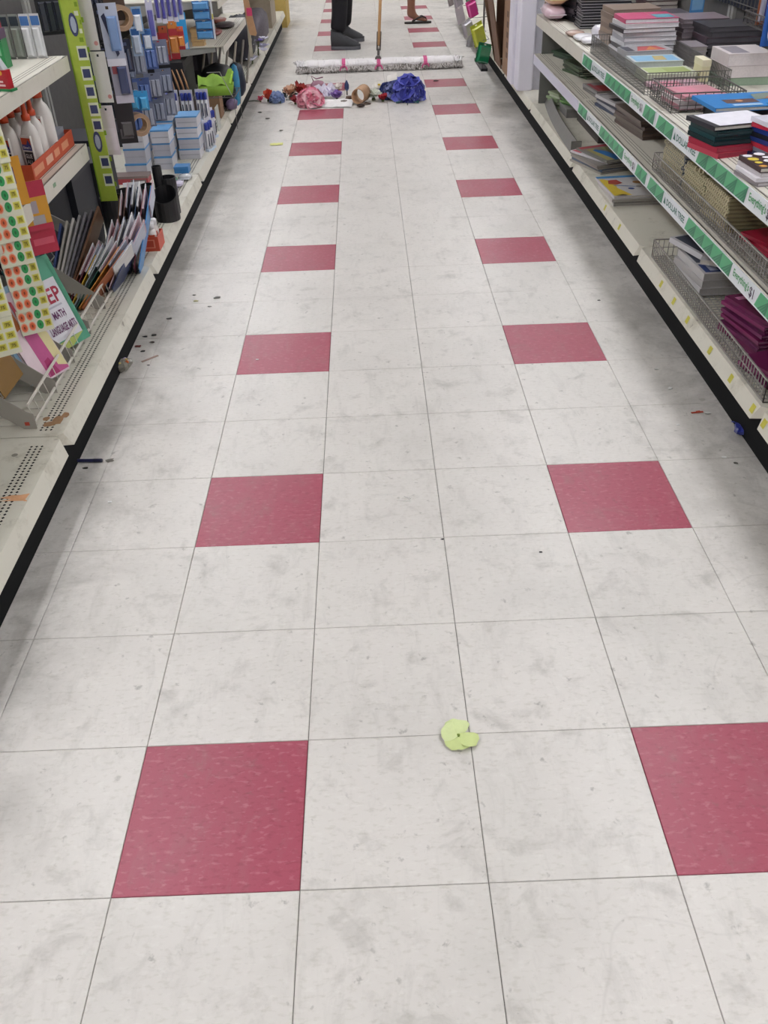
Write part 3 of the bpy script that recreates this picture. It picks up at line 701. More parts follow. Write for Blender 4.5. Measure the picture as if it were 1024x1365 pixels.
# bottom deck
stack(6, 'card_pack', 'of the deck pile nearest the pillar', 'pack', (1.60, 4.80, B), .10, .13, .013, ['9fae8c', 'c4ccb8', '8fa57c'], .35, .01, .12, 'c9cfbf', None, 'green card packs', desc='white and green card pack')
stack(6, 'card_pack', 'of the bright green packs on the deck', 'pack', (1.665, 4.60, B+.047), .15, .16, .009, ['7fb56a', '95c47c', '6ea45c'], .3, .014, .18, 'b8d6a4', None, 'green card packs', desc='bright green card pack')
simple_box('grey_carton', 'grey carton under the bright green packs on the deck', 'carton', (1.58, 4.50, B), (1.75, 4.70, B+.046), pm('8d8b88', .7), (), pm('969490', .7), .2)
simple_box('dark_carton', 'long dark grey carton deep on the deck behind the picture books', 'carton', (1.63, 3.92, B), (1.90, 4.45, B+.07), pm('55504d', .7), (), pm('68625e', .7), .15, None, .0)
t = thing('shelf_fence', 'bowed grey metal fence strip along the deck front', 'fence', (1.50, 4.4, B))
m = MB(); n = 18; GM = pm('83827f', .45, .1, 20, metal=.3)
def fp(i, off): f = i/n; return (1.545 - .085*f - .02*math.sin(PI*f) + off, 5.06 - 1.30*f)
for i in range(n):
    (xa, ya), (xb, yb) = fp(i, 0), fp(i+1, 0); (xc, yc), (xd, yd) = fp(i, .004), fp(i+1, .004); h = .05
    m.raw([(xa,ya,B),(xb,yb,B),(xd,yd,B),(xc,yc,B),(xa+.03,ya,B+h),(xb+.03,yb,B+h),(xd+.03,yd,B+h),(xc+.03,yc,B+h)], [(0,1,2,3),(4,7,6,5),(0,4,5,1),(2,6,7,3)], GM)
m.build('strip', t)
m = MB(); (xa, ya) = fp(n, 0); m.box((xa-.002, ya-.006, B), (xa+.05, ya, B+.055), GM); m.build('end_plate', t)
stack(4, 'picture_book', 'of the tilted deck pile', 'book', (1.575, 3.53, B), .21, .27, .009, ['8a8680', '9d9790', '5c6a80', 'a8a29a'], .30, .006, .1, 'b3aea6', None, 'picture books on the deck', desc='grey-spined picture book')
book('picture_book', 'pink-edged white picture book under the blue and yellow one', 'book', (1.585, 3.555, B+.038), .21, .27, .009, .48, 'd9d6da', None, (('r', .02, .75, .98, .97, 'c4566a'),))
book('picture_book', 'blue, yellow and orange picture book topping the tilted pile', 'book', (1.595, 3.53, B+.0475), .2, .27, .010, .33, '7f7f78', None, (('r', .03, .86, .97, .98, 'b04a56'), ('q', ((.06,.05),(.5,.05),(.3,.8),(.1,.8)), 'a9a268'), ('q', ((.25,.02),(.5,.05),(.45,.5),(.3,.75),(.2,.7)), '2d6fb0'), ('q', ((.5,.1),(.95,.1),(.9,.45),(.55,.5)), 'b5813c'), ('q', ((.5,.55),(.9,.55),(.9,.8),(.45,.8)), '8f9a6c'), ('c', .7, .65, .02, '3a76b8')))
stack(3, 'picture_book', 'under the yellow palette book', 'book', (1.57, 3.04, B), .21, .29, .010, ['b9b6b0', 'a5a29c', 'c6c3bd'], .02, .005, .04, 'a7a39c', None, 'picture books on the deck', desc='plain grey picture book')
book('picture_book', 'white, yellow and blue picture book with paint blobs on the deck', 'book', (1.565, 3.045, B+.0315), .21, .29, .010, .05, 'c9c7c8', None, (('r', .0, .9, 1, 1, '3d86bd'), ('q', ((.02,.03),(.38,.03),(.22,.4),(.3,.7),(.1,.85),(.02,.85)), 'd8bd3f'), ('q', ((.12,.6),(.28,.55),(.42,.62),(.36,.8),(.18,.78)), 'a9453a'), ('c', .48, .33, .014, '33508f'), ('q', ((.2,.5),(.6,.4),(.6,.43),(.2,.53)), '5d7fb0'), ('c', .72, .62, .02, 'a87c4a'), ('c', .66, .4, .013, '8e8c8c'), ('c', .82, .35, .016, '9a8d84'), ('q', ((.05,.02),(.3,.02),(.2,.07)), '4a4038')))
wire_basket('wire_basket', 'long wire basket on the bottom deck holding purple books', 1.468, 1.80, 1.22, 2.30, B, .068, .018, .0016, WIRE, 2, 'wire baskets on the right shelves', floor_pitch=.019)
z = stack(3, 'boxed_set', 'of the white stack in the deck basket', 'box set', (1.61, 2.05, B+.007), .19, .24, .024, ['c2c0c0', 'b5b3b2', 'cac9ca'], .06, .006, .04, 'b2b0ae', {0: (('r', .05, .05, .95, .35, '2c3f78'), ('r', .15, .1, .3, .28, 'c9cfe2'), ('r', .05, .4, .9, .9, '3d4250'))}, 'white box sets in the deck basket', desc='white-edged boxed set')
for i, (x, y, rz, tl, lab) in enumerate(((1.585, 2.13, .35, (.04, 0), 'white-edged boxed set with a dark cover turned left on the white stack'), (1.60, 2.045, -.5, (.10, .03), 'narrow white boxed set lying across the white stack'))):
    book('boxed_set', lab, 'box set', (x, y, z+.008+.012*i), (.14, .07)[i], .19, .018, rz, 'c9c9cc', None, (('r', .08, .05, .92, .95, ('3a4152', 'd5d5d8')[i]),), 'white box sets in the deck basket', tilt=tl)
PUR = ['6e2450', '7a2c5a', '5c1d44', '6a2a55']
z = stack(10, 'purple_book', 'of the tall stack in the deck basket', 'book', (1.60, 1.575, B+.007), .17, .21, .0105, PUR, .18, .007, .08, '9c6a88', {0: (('r', .6, .08, .9, .22, 'c4a9b8'), ('r', .1, .8, .3, .9, 'c97aa6'))}, 'purple books in the deck basket', desc='glossy purple book', gloss=.2)
stack(3, 'purple_book', 'of the low pile nearest the camera', 'book', (1.575, 1.36, B+.007), .16, .18, .0105, PUR, .28, .01, .15, '9c6a88', {0: (('r', .6, .08, .9, .22, 'c4a9b8'),)}, 'purple books in the deck basket', desc='glossy purple book', gloss=.2)

# pillar and cardboard
PIL = pm('e6e4f0', .55, .03, 6)
t = thing('white_pillar', 'tall white sheathed pillar standing on the right deck', 'pillar', (1.475, 5.41, B))
m = MB(); m.rbox((1.415, 5.28, B), (1.515, 5.43, 2.9), .008, PIL); m.build('front_sheath', t)
m = MB(); m.rbox((1.395, 5.432, B+.01), (1.56, 5.60, 2.9), .008, PIL); m.build('rear_sheath', t)
m = MB(); m.box((1.516, 5.30, B), (1.56, 5.42, 2.9), pm('b9b8c2', .5)); m.build('side_channel', t)
m = MB()
for zz in (.42, .9, 1.4): m.disc((1.4145, 5.36, zz), (0,.006,0), (0,0,.006), pm('f4f4fa', .3), 8)
m.build('screw_caps', t)
KR = pm('9a7b63', .85, .12, 14); KR_SHADE = pm('7a5f4d', .85, .12, 14)  # second brown is the same cardboard with the case's inside shade painted in
t = thing('cardboard_display', 'open brown cardboard display case standing beside the white pillar', 'cardboard case', (1.55, 5.95, B))
m = MB(); m.box((1.425, 5.62, B), (1.90, 5.628, 1.3), KR); m.build('side_panel', t)
m = MB(); m.box((1.42, 5.63, B), (1.428, 6.02, 1.3), KR)
for i in range(5): m.face([(1.4195, 5.86+.006*i, .27+.06*i), (1.4195, 5.78+.006*i, .27+.06*i), (1.4195, 5.78+.006*i, .305+.06*i), (1.4195, 5.86+.006*i, .305+.06*i)], pm('6c5445', .8))
m.build('front_flap', t)
m = MB(); m.box((1.88, 5.63, B), (1.89, 6.45, 1.3), KR_SHADE); m.build('rear_panel', t)
m = MB(); m.box((1.52, 6.03, B+.01), (1.528, 6.44, 1.2), KR_SHADE); m.build('divider', t)  # panel added in the darker brown to paint the shaded interior
m = MB(); m.box((1.47, 6.16, B+.01), (1.515, 6.168, 1.2), KR_SHADE); m.build('divider', t)  # another added panel with the interior shade in its colour
m = MB(); m.obox((1.41, 6.36, B), (0, .008, 0), (.05, .14, 0), (-.20, 0, .9), KR); m.build('side_panel', t)
m = MB(); m.box((1.44, 5.64, B), (1.87, 6.40, B+.006), KR_SHADE); m.build('base_panel', t)
m = MB(); m.box((1.43, 6.49, B), (1.88, 6.498, 1.3), KR_SHADE); m.build('far_panel', t)
m = MB(); m.obox((1.415, 6.05, B), (.008, 0, 0), (0, .30, 0), (-.16, 0, .9), KR_SHADE); m.build('front_flap', t)

# hanging clip-strip goods beyond the cardboard
for (x, y, z, w, h, c, bdy, lab, rz) in ((1.315, 6.95, .385, .085, .12, 'd24a94', 'e64aa2', 'bright pink round pack hanging beyond the cardboard case', .5),
        (1.235, 7.05, .335, .085, .12, 'c9c8cc', None, 'pale grey tag hanging next to the pink pack', .7),
        (1.275, 6.9, .265, .095, .115, 'cfcdd2', 'bdbcc4', 'white tag pack hanging above the grey packet', .7),
        (1.365, 6.85, .205, .11, .16, 'c8d24a', 'd3dd4e', 'lime yellow pack hanging beyond the cardboard case', .5),
        (1.365, 6.8, .085, .115, .14, '1f7a52', '268a5e', 'dark green pack hanging lowest beyond the cardboard case', .4),
        (1.285, 7.0, .17, .05, .10, '9d9a9c', '8d8b90', 'small grey packet hanging under the white tag', .6),
        (1.36, 7.35, .36, .08, .14, '6f7f76', '5d8a6c', 'grey green pack hanging behind the pink one', .4),
        (1.30, 8.0, .34, .09, .12, 'b9b6ba', 'a59ea6', 'greyish carded pack hanging far down the right side', .6),
        (1.29, 8.5, .30, .09, .12, 'a9a4a2', '9a8f90', 'mauve grey carded pack, furthest hanging on the right side', .6)):
    t = hang_pack('hanging_pack', lab, 'pack', (x, y, z), w, h, c, bdy, (), rz, 'clip strip packs on the right', .03, 0, (.06,.05,.94,.86), 1.0, 1, -.35 if z > .2 else .25)
t = thing('wire_stand', 'low black wire stand on the floor under the green pack', 'stand', (1.41, 7.2, 0))
m = MB(); m.box((1.385, 6.95, 0), (1.437, 7.45, .02), BLACK_PL); m.build('base_plate', t)
m = MB()
for yy in (6.97, 7.2, 7.43): m.tube([(1.40, yy, .02), (1.395, yy, .10), (1.375, yy, .115)], .0025, WIRE_DARK, 5)
m.build('hooks', t)
m = MB(); m.tube([(1.425, 7.2, .02), (1.425, 7.2, .62)], .008, WIRE_DARK, 6); m.build('post', t)
m = MB()
for (x, y, z) in ((1.30, 6.95, .507), (1.245, 7.05, .452), (1.27, 6.9, .382), (1.355, 6.85, .392), (1.375, 6.8, .242), (1.285, 7.0, .267)): m.tube([(1.425, 7.2, z), (1.425, y+.03, z+.004), (x, y+.004, z), (x, y-.008, z)], .0022, WIRE_DARK, 4)
m.build('hang_arms', t)

# ------------------------------------------------------------------ left side goods
S1, S2 = .6003, .8703
def slab_matrix(P, u, v):
    """frame with x along u, y along v, z along u x v; returns matrix at the middle of the parallelogram and its sizes"""
    P, u, v = Vector(P), Vector(u), Vector(v); w, d = u.length, v.length
    ex = u.normalized(); ey = (v - ex*v.dot(ex)).normalized(); ez = ex.cross(ey)
    M = Matrix((ex, ey, ez)).transposed().to_4x4(); M.translation = P + u/2 + ey*(d/2)
    return M, w, d
def leaning(name, label, cat, P, u, v, t, cover, art=(), group=None, pages=None, spine='-x', gloss=.3):
    M, w, d = slab_matrix(P, u, v)
    return book(name, label, cat, (0,0,0), w, d, t, 0, cover, pages, art, group, M, spine, None, gloss)

# glue bottles in their tray
RED_TRAY = pm('c8502f', .5, .08); RED_IN = pm('a8432c', .6)
t = thing('display_tray', 'orange red cardboard tray of glue bottles on the lower shelf', 'tray', (-.62, 2.17, S1))
x0, x1, y0, y1, hh = -.70, -.535, 1.945, 2.395, .05
m = MB(); m.box((x0, y0, S1), (x1, y1, S1+.003), RED_IN); m.build('tray_bottom', t)
m = MB(); m.box((x1-.003, y0, S1+.003), (x1, y1, S1+hh), RED_TRAY)
for k, (a, b) in enumerate(((1.955, 2.05), (2.08, 2.15), (2.17, 2.225), (2.255, 2.33))): m.face([(x1+.0004, a, S1+.014), (x1+.0004, b, S1+.014), (x1+.0004, b, S1+.036), (x1+.0004, a, S1+.036)], pm('e29a76' if k != 1 else 'ecb79c', .5))
m.build('front_wall', t)
m = MB(); m.box((x0, y0, S1+.003), (x1-.003, y0+.003, S1+hh), RED_TRAY); m.build('end_wall', t)
m = MB(); m.box((x0, y1-.003, S1+.003), (x1-.003, y1, S1+hh), RED_TRAY); m.build('end_wall', t)
m = MB(); m.box((x0, y0+.003, S1+.003), (x0+.003, y1-.003, S1+hh), RED_TRAY); m.build('back_wall', t)
GW = pm('e8e4e0', .3, .04, 30); GO = pm('d8532c', .35, .06)
def glue_bottle(x, y, z, s, label, rz=-.45, group='white glue bottles', cap=GO):
    t = thing('glue_bottle', label, 'glue bottle', (x, y, z), rz, group)
    m = MB(); rings = []
    for f, zz in ((.94, 0), (1, .004), (1, .085), (.96, .1), (.72, .118), (.42, .127), (.40, .135)):
        rings.append([(.03*s*f*math.cos(2*PI*k/16), .021*s*(f if f < .9 else f)*math.sin(2*PI*k/16), zz*s) for k in range(16)])
    m.loft(rings, GW); m.build('bottle', t, True, True)
    m = MB(); m.lathe((0, 0, .1355*s), [(.0125*s, 0), (.0125*s, .014*s), (.008*s, .017*s), (.0065*s, .045*s), (.004*s, .052*s), (.0035*s, .066*s)], cap, 12); m.build('cap', t, True, True)
    m = MB(); yy = -.0226*s
    def pl(xa, xb, za, zb, mat, k): m.face([(xa*s, yy-.0002*k, za*s), (xb*s, yy-.0002*k, za*s), (xb*s, yy-.0002*k, zb*s), (xa*s, yy-.0002*k, zb*s)], mat)
    m.box((-.0185*s, -.0226*s, .012*s), (.0185*s, -.016*s, .098*s), GW)
    pl(-.017, .017, .058, .092, pm('d0522f', .4), 1); pl(-.017, .017, .058, .074, pm('3a3f86', .4), 2)
    m.face([(-.002*s, yy-.0006, .070*s), (.017*s, yy-.0006, .070*s), (.008*s, yy-.0006, .088*s)], pm('3a3f86', .4))
    pl(-.015, .017, .016, .054, pm('2b2a2e', .4), 1); m.text((-.013*s, yy-.0009, .062*s), (.026*s, 0, 0), (0, 0, .008*s), "Elmer's", pm('e9e6ec', .5))
    m.text((-.012*s, yy-.0009, .036*s), (.024*s, 0, 0), (0, 0, .012*s), 'GLUE', pm('e0dede', .5)); m.text((-.012*s, yy-.0009, .02*s), (.024*s, 0, 0), (0, 0, .011*s), 'ALL', pm('c9c9cc', .5))
    m.build('label_plate', t, True)
    return t
for (x, y, s, l) in ((-.567, 2.085, 1.05, 'white glue bottle with orange nozzle at the tray front corner'), (-.630, 2.075, 1.03, 'white glue bottle second from the tray front corner'), (-.572, 2.155, 1.05, 'white glue bottle directly behind the front corner bottle'), (-.635, 2.15, 1.03, 'white glue bottle in the middle of the tray group'), (-.669, 2.015, 1.0, 'white glue bottle nearest the tray end wall at the left'), (-.640, 2.225, 1.03, 'white glue bottle furthest back beside the grey box')):
    glue_bottle(x, y, S1+.0035, s, l)
glue_bottle(-.572, 2.243, S1+.0035, 1.30, 'larger white glue bottle standing behind the others', -.5)
simple_box('grey_carton', 'low grey blue carton inside the far end of the tray', 'carton', (-.69, 2.295, S1+.0035), (-.56, 2.388, S1+.062), pm('8d919c', .6), (), pm('979ba6', .6), .25)
hang_pack('marker_pack', 'white and black striped marker pack standing past the tray', 'pack', (-.70, 2.405, S1), .06, .13, 'd9d9dc', None, (('r', .15, .15, .85, .45, '3a3b44'), ('r', .12, .55, .88, .68, '54555c'), ('r', .15, .72, .5, .86, '3c3d46')), -.2)
simple_box('clear_carton', 'translucent brownish carton at the shelf back beyond the tray', 'carton', (-.82, 2.30, S1), (-.72, 2.385, S1+.19), pm('8d847e', .35, .2, 30, coat=.6), (), pm('2d3050', .5), .3)
# upper shelf
t = thing('toy_pouch', 'clear pouch with red card and green base on the upper shelf', 'pouch', (-.545, 1.86, S2), -.35)
m = MB(); m.box((-.05, -.010, .006), (.05, .010, .052), pm('b3202e', .35)); m.disc((.032, -.0104, .045), (.006,0,0), (0,0,.006), pm('d8a030', .4)); m.face([(-.05,-.0103,.012),(.04,-.0103,.012),(.04,-.0103,.017),(-.05,-.0103,.017)], pm('e2c0c2', .5)); m.face([(-.05,-.0103,.021),(.035,-.0103,.021),(.035,-.0103,.026),(-.05,-.0103,.026)], pm('e2c0c2', .5)); m.build('card', t, True)
m = MB(); m.box((-.053, -.012, 0), (.058, .012, .006), pm('2a8a52', .35)); m.build('base_strip', t, True)
m = MB(); m.loft([[(-.05,-.010,.0525),(.045,-.010,.0525),(.045,.010,.0525),(-.05,.010,.0525)], [(-.05,-.008,.08),(.03,-.008,.08),(.03,.008,.08),(-.05,.008,.08)], [(-.045,-.003,.1),(.026,-.003,.1),(.026,.003,.1),(-.045,.003,.1)]], pm('b9bfc2', .15, .2, 40, coat=1)); m.build('clear_bag', t, True)
m = MB(); m.box((-.047, -.004, .1005), (.028, .004, .118), pm('2a8a52', .35)); m.build('header', t, True)
simple_box('green_carton', 'bright green carton standing behind the clear pouch', 'carton', (-.70, 2.20, S2), (-.625, 2.25, S2+.105), pm('2d8a50', .4), (('r', .1, .45, .9, .8, '86c49a'), ('c', .5, .9, .012, 'd9a640')), pm('5a3d5c', .4), .25)
simple_box('red_carton', 'red carton stacked on the bright green carton', 'carton', (-.70, 2.20, S2+.1055), (-.63, 2.25, S2+.19), pm('b0323a', .4), (('r', .2, .2, .85, .8, 'cc7468'),), pm('a02a38', .4), .25)
simple_box('dark_red_carton', 'dark red carton left of the green carton', 'carton', (-.80, 2.19, S2), (-.71, 2.26, S2+.17), pm('7a3442', .4), (('r', .5, .3, .95, .8, 'b8b0b8'),), pm('6a3050', .4), .25)
for i in range(8):
    hang_pack('marker_pack', 'clear marker pack on the upper shelf, ' + ('leftmost' if i == 0 else ORD[i] + ' from left') + ' of the upright row', 'pack', (-.80+.033*i, 2.375 + .001*i, S2), .031, .125, '8e938f' if i < 6 else 'd5d6d9', '98a098' if i < 6 else 'dfe0e4', (('r', .05, .74, .95, .95, '35404a' if i < 6 else '4d7ab8'),), -.15, 'clear marker packs', .014, 0, (.1,.05,.9,.7))
# clip strips in front of the bay
t = thing('lime_clip_strip', 'lime green power strip with printed blue boxes on the shelf upright', 'clip strip', (-.465, 2.425, .40))
LIME = pm('a6bb45', .35, .12, 60); LD = pm('7a9a24', .4); NB = pm('3c4468', .4); LW = pm('d9dfc2', .45)
u = Vector((.055, 0, 0)); m = MB(); ZB, ZT = .40, 1.22
m.box((-.492, 2.428, ZB), (-.437, 2.433, ZT), LIME)
m.box((-.496, 2.426, ZB), (-.492, 2.45, ZT), LD)
def zq(x0, x1, z0, z1, mat, k=1): m.face([(x0, 2.428-.0004*k, z0), (x1, 2.428-.0004*k, z0), (x1, 2.428-.0004*k, z1), (x0, 2.428-.0004*k, z1)], mat)
for i, zz in enumerate((.46, .52, .64, .69, .745, .80, .86)):
    zq(-.470, -.437, zz-.008, zz+.034, LW, 1); zq(-.466, -.442, zz, zz+.026, NB, 2)
for zz in (.60, .955):
    m.disc((-.464, 2.4270, zz), (.014,0,0), (0,0,.034), NB, 14); m.disc((-.464, 2.4266, zz), (.009,0,0), (0,0,.024), pm('aab4c6', .4), 10)
for i in range(12): zq(-.455+.006*(i % 3), -.442+.002*(i % 3), .905+.025*i, .918+.025*i, (LD, LW)[i % 2], 1)
m.build('strip', t)
m = MB()
for i in range(9): m.box((-.437, 2.429, .45+.085*i), (-.43, 2.4315, .465+.085*i), LD)
m.build('clip_tab', t)
for i, (x, z, w, h) in enumerate(((-.428, .875, .05, .17), (-.418, .715, .05, .155), (-.428, .545, .048, .16))):
    hang_pack('white_card', ('white blank card hanging highest beside the lime strip', 'white blank card hanging in the middle beside the lime strip', 'white pinkish card hanging lowest beside the lime strip')[i], 'card', (x, 2.465+.004*i, z), w, h, ('cfcccb', 'd6d3d2', 'd8ccd6')[i], None, (('c', .8, .12, .007, 'c98a8a'),) if i < 2 else (('r', .1, .1, .9, .55, 'e0d4e0'),), -.1, 'white cards on the clip strip')
ORG, GRN, YLW = 'e2683c', '2f9a56', 'd4cf4e'
def sticker_sheet(label, x, y, z, w, h, rz, lean, style, group='price sticker sheets'):
    """sheet faces +x; local x runs along the sheet, front is local -y"""
    M = Matrix.Translation((x, y, z)) @ Euler((0, 0, rz)).to_matrix().to_4x4() @ Euler((lean, 0, 0)).to_matrix().to_4x4()
    t = thing('sticker_sheet', label, 'sticker sheet', (x,y,z), 0, group, M)
    key = ('ss', w, h, style)
    if key in PACK:
        for s in PACK[key]: share(s.name.split('.')[0], s, t)
        return t
    m = MB(); SH = pm('dcdcc6', .3, .03, coat=.4)
    m.box((-w/2, -.003, 0), (w/2, .003, h), SH); pa = m.build('sheet', t, True)
    m = MB(); cols = [ORG, ORG, GRN, YLW] if style == 0 else [GRN, YLW, YLW]; n = len(cols); nr = 2 if style == 0 else 3
    for i, c in enumerate(cols):
        for j in range(nr):
            cx = -w/2 + w*(i+.5)/n*.98; cz = h*.10 + h*.84*(j+.5)/nr; rx = w/n*.40; rz_ = h*.84/nr*.42
            if c == YLW: m.box((cx-rx, -.0038, cz-rz_*.8), (cx+rx, -.003, cz+rz_*.8), pm('d9d56a', .4)); m.box((cx-rx*.72, -.0042, cz-rz_*.6), (cx+rx*.72, -.0038, cz+rz_*.6), pm('b9b03a', .4)); m.text((cx-rx*.45, -.0044, cz-rz_*.35), (rx*.9,0,0), (0,0,rz_*.7), '75', pm('4f4a1a', .5))
            elif c == ORG: m.disc((cx, -.0034, cz), (rx*1.08,0,0), (0,0,rz_*1.08), pm('f0a184', .4), 12); m.disc((cx, -.0038, cz), (rx*.8,0,0), (0,0,rz_*.8), pm(ORG, .4), 12); m.disc((cx, -.0042, cz), (rx*.28,0,0), (0,0,rz_*.4), pm('8d3a22', .5), 6)
            else: m.disc((cx, -.0036, cz), (rx,0,0), (0,0,rz_*1.05), pm(GRN, .4), 14); m.disc((cx, -.0040, cz), (rx*.3,0,0), (0,0,rz_*.4), pm('1d6a3a', .5), 6)
    pb = m.build('stickers', t, True); PACK[key] = [pa, pb]
    return t
for i in range(10):
    zz = .315 + .064*i
    sticker_sheet('orange, green and yellow price sticker sheet, ' + (('lowest' if i == 0 else 'highest' if i == 9 else ORD[i] + ' from bottom')) + ' in the hanging column', -.473 + .002*math.sin(i*1.9), 1.508 + .004*math.sin(i*1.3), zz, .088, .069, .56, -.10, 0)
for i in range(2):
    sticker_sheet(('yellow and green sticker sheet at the left picture edge, lower of two', 'yellow and green sticker sheet at the left picture edge, upper of two')[i], -.462, 1.235, .375+.098*i, .085, .095, .56, -.05, 1)
for i, (y, z, w, h, c, art, lab) in enumerate(((1.665, .615, .10, .125, 'd99a2e', (('r', .3, .45, .7, .8, '5b3a6a'), ('c', .5, .3, .014, '8a8fae')), 'orange carded glue stick pack hanging highest'),
        (1.765, .515, .12, .135, 'd59a34', (('r', 0, .68, 1, 1, 'b82f4a'), ('r', .25, .35, .65, .6, 'a59aa0'), ('r', .4, .12, .8, .3, 'a8a2a2'), ('r', 0, 0, 1, .12, 'b82f4a')), 'orange and red carded glue stick pack hanging in the middle'),
        (1.775, .445, .10, .075, 'b92d48', (('r', .1, .35, .9, .6, 'd0556a'),), 'red carded glue stick pack hanging lowest'))):
    hang_pack('glue_stick_pack', lab + ' before the shelf edge', 'pack', (-.50 + .004*i, y, z), w*.75, h, c, None, art, .62, 'carded glue stick packs', .01, -.04)
t = thing('clip_strip', 'clear plastic strip holding the price sticker sheets', 'clip strip', (-.475, 1.47, .35))
m = MB(); m.box((-.490, 1.53, .33), (-.475, 1.5315, 1.0), pm('c9ccd0', .15, .05, coat=1)); m.build('strip', t)
m = MB(); m.box((-.50, 1.5315, .985), (-.475, 1.545, 1.0), pm('d9dadd', .2)); m.build('hook', t)

# wire rack with dividers on the deck
t = thing('wire_rack', 'white wire book rack with slanted metal dividers on the left deck', 'rack', (-.55, 1.82, B))
RW = pm('d2cec4', .4, .06)
m = MB(); m.tube([(-.448, 1.24, .231), (-.448, 2.40, .231)], .0042, RW, 6); m.build('top_rail', t)
m = MB(); m.tube([(-.440, 1.24, .182), (-.440, 2.40, .182)], .0042, RW, 6); m.build('bottom_rail', t)
m = MB()
for i in range(26):
    y = 1.25 + i*.0455; m.tube([(-.452, y, .231), (-.438, y-.002, B+.003), (-.62, y, B+.003), (-.74, y, B+.24)], .0016, RW, 4)
m.build('upright_wires', t, kind='stuff')
m = MB(); m.tube([(-.74, 1.24, B+.24), (-.74, 2.40, B+.24)], .003, RW, 6); m.tube([(-.66, 1.24, B+.09), (-.66, 2.40, B+.09)], .002, RW, 4); m.build('rear_rail', t)
DV = pm('a8a49c', .45, .08, 20)
for y in (1.235, 1.43, 1.62, 1.82, 2.02, 2.22, 2.39):
    m = MB(); pr = [(-.436, B+.0005), (-.436, .208), (-.452, .215), (-.56, .305), (-.72, .40), (-.72, .355), (-.60, .265), (-.50, .19), (-.47, B+.0005)]
    m.loft([[(x, y-.001, z) for x, z in pr], [(x, y+.001, z) for x, z in pr]], DV); m.build('divider', t)
m = MB(); m.box((-.452, 1.2325, .176), (-.464, 1.2338, .186), pm('b5432f', .5)); m.build('red_sticker', t)
# workbooks standing in the rack, faces to the aisle
leaning('workbook', 'pink and rainbow workbook standing behind the rack rails', 'workbook', (-.487, 1.435, .185), (.055, .105, 0), (-.105, .045, .225), .012, 'd8c2cc',
        (('q', ((.0,.0),(.55,.0),(.9,.3),(.6,.75),(.3,.95),(.0,.7)), 'e7d3da'), ('q', ((.35,.02),(.99,.02),(.95,.3),(.55,.75),(.35,.6)), 'c0588e'), ('q', ((.75,.1),(.99,.05),(.98,.45),(.7,.7)), 'd9cf9c'), ('q', ((.4,.02),(.7,.02),(.6,.22),(.45,.2)), 'a8306a'), ('q', ((.25,.6),(.4,.62),(.42,.9),(.28,.88)), 'c8753c'), ('q', ((.44,.64),(.52,.66),(.55,.9),(.48,.92)), 'c84a5c'), ('q', ((.1,.75),(.2,.75),(.2,.95),(.1,.95)), 'cfb6d4')), None, None, '-y', .3)
leaning('workbook', 'pale blue workbook standing behind the pink rainbow one', 'workbook', (-.505, 1.432, .188), (.05, .10, 0), (-.105, .045, .235), .010, '8fb2cc', (), None, None, '-y')
P = (-.500, 1.632, .182)
leaning('workbook', 'green workbook titled math language arts leaning in the rack', 'workbook', P, (.072, .132, 0), (-.09, .05, .245), .012, '5ba186',
        (('r', .03, .10, .88, .76, 'dcdbe2'), ('q', ((0,0),(.5,0),(.9,.1),(0,.08)), 'b9c46a'), ('t', 'PREP', .10, .50, .74, .17, 'a83248'), ('r', .2, .455, .75, .475, 'b9b8c4'), ('t', 'MATH', .40, .33, .32, .085, '6d3a66'), ('t', 'LANGUAGE ARTS', .16, .18, .68, .09, '6d3a66'), ('r', .90, .1, .97, .95, '4f977b')), None, None, '-y', .3)
leaning('workbook', 'teal workbook standing behind the math language arts one', 'workbook', (-.517, 1.645, .188), (.068, .125, 0), (-.09, .05, .235), .010, '4a8f8c', (), None, None, '-y')
for i, (c, l) in enumerate((('8a6a3a', 'tan'), ('4a3a30', 'brown'), ('6d2f3a', 'maroon'), ('3a3f4a', 'slate'))):
    leaning('workbook', l + ' workbook tucked deep in the near rack pocket', 'workbook', (-.52-.016*i, 1.27, .235+.012*i), (.004, .14, 0), (-.07, -.02, .20), .010, c, (), None, None, '-y')
for i, (c, l) in enumerate((('2a2c34', 'black'), ('6a6670', 'grey'), ('3d3550', 'plum'))):
    leaning('workbook', l + ' workbook tucked deep in the second rack pocket', 'workbook', (-.54-.018*i, 1.47, .245+.012*i), (.004, .14, 0), (-.07, -.01, .20), .010, c, (), None, None, '-y')
# fan of folders sprawling towards the aisle
FAN = [((-.565, 1.985, .185), (-.50, 2.15, .285), .060, .115, [('7a4a30', 'brown'), ('5a2030', 'maroon'), ('c9a63a', 'mustard yellow'), ('8d979c', 'grey'), ('1f4a3e', 'dark green'), ('c98a3c', 'orange'), ('b0643c', 'rust')], 'nearest', .045),
       ((-.485, 2.11, .20), (-.445, 2.29, .335), .055, .105, [('3a3f5c', 'slate blue'), ('6a1f2c', 'dark red'), ('8a5a50', 'dusty brown'), ('2a2f4a', 'navy'), ('b09aa4', 'pale mauve'), ('35406c', 'indigo')], 'middle', .03),
       ((-.455, 2.27, .21), (-.425, 2.445, .435), .085, .105, [('7a5238', 'tan brown'), ('5a3d34', 'chestnut'), ('30324a', 'dark navy'), ('26405c', 'petrol'), ('7a3f4c', 'wine'), ('2f7fc0', 'bright blue')], 'furthest', .02)]
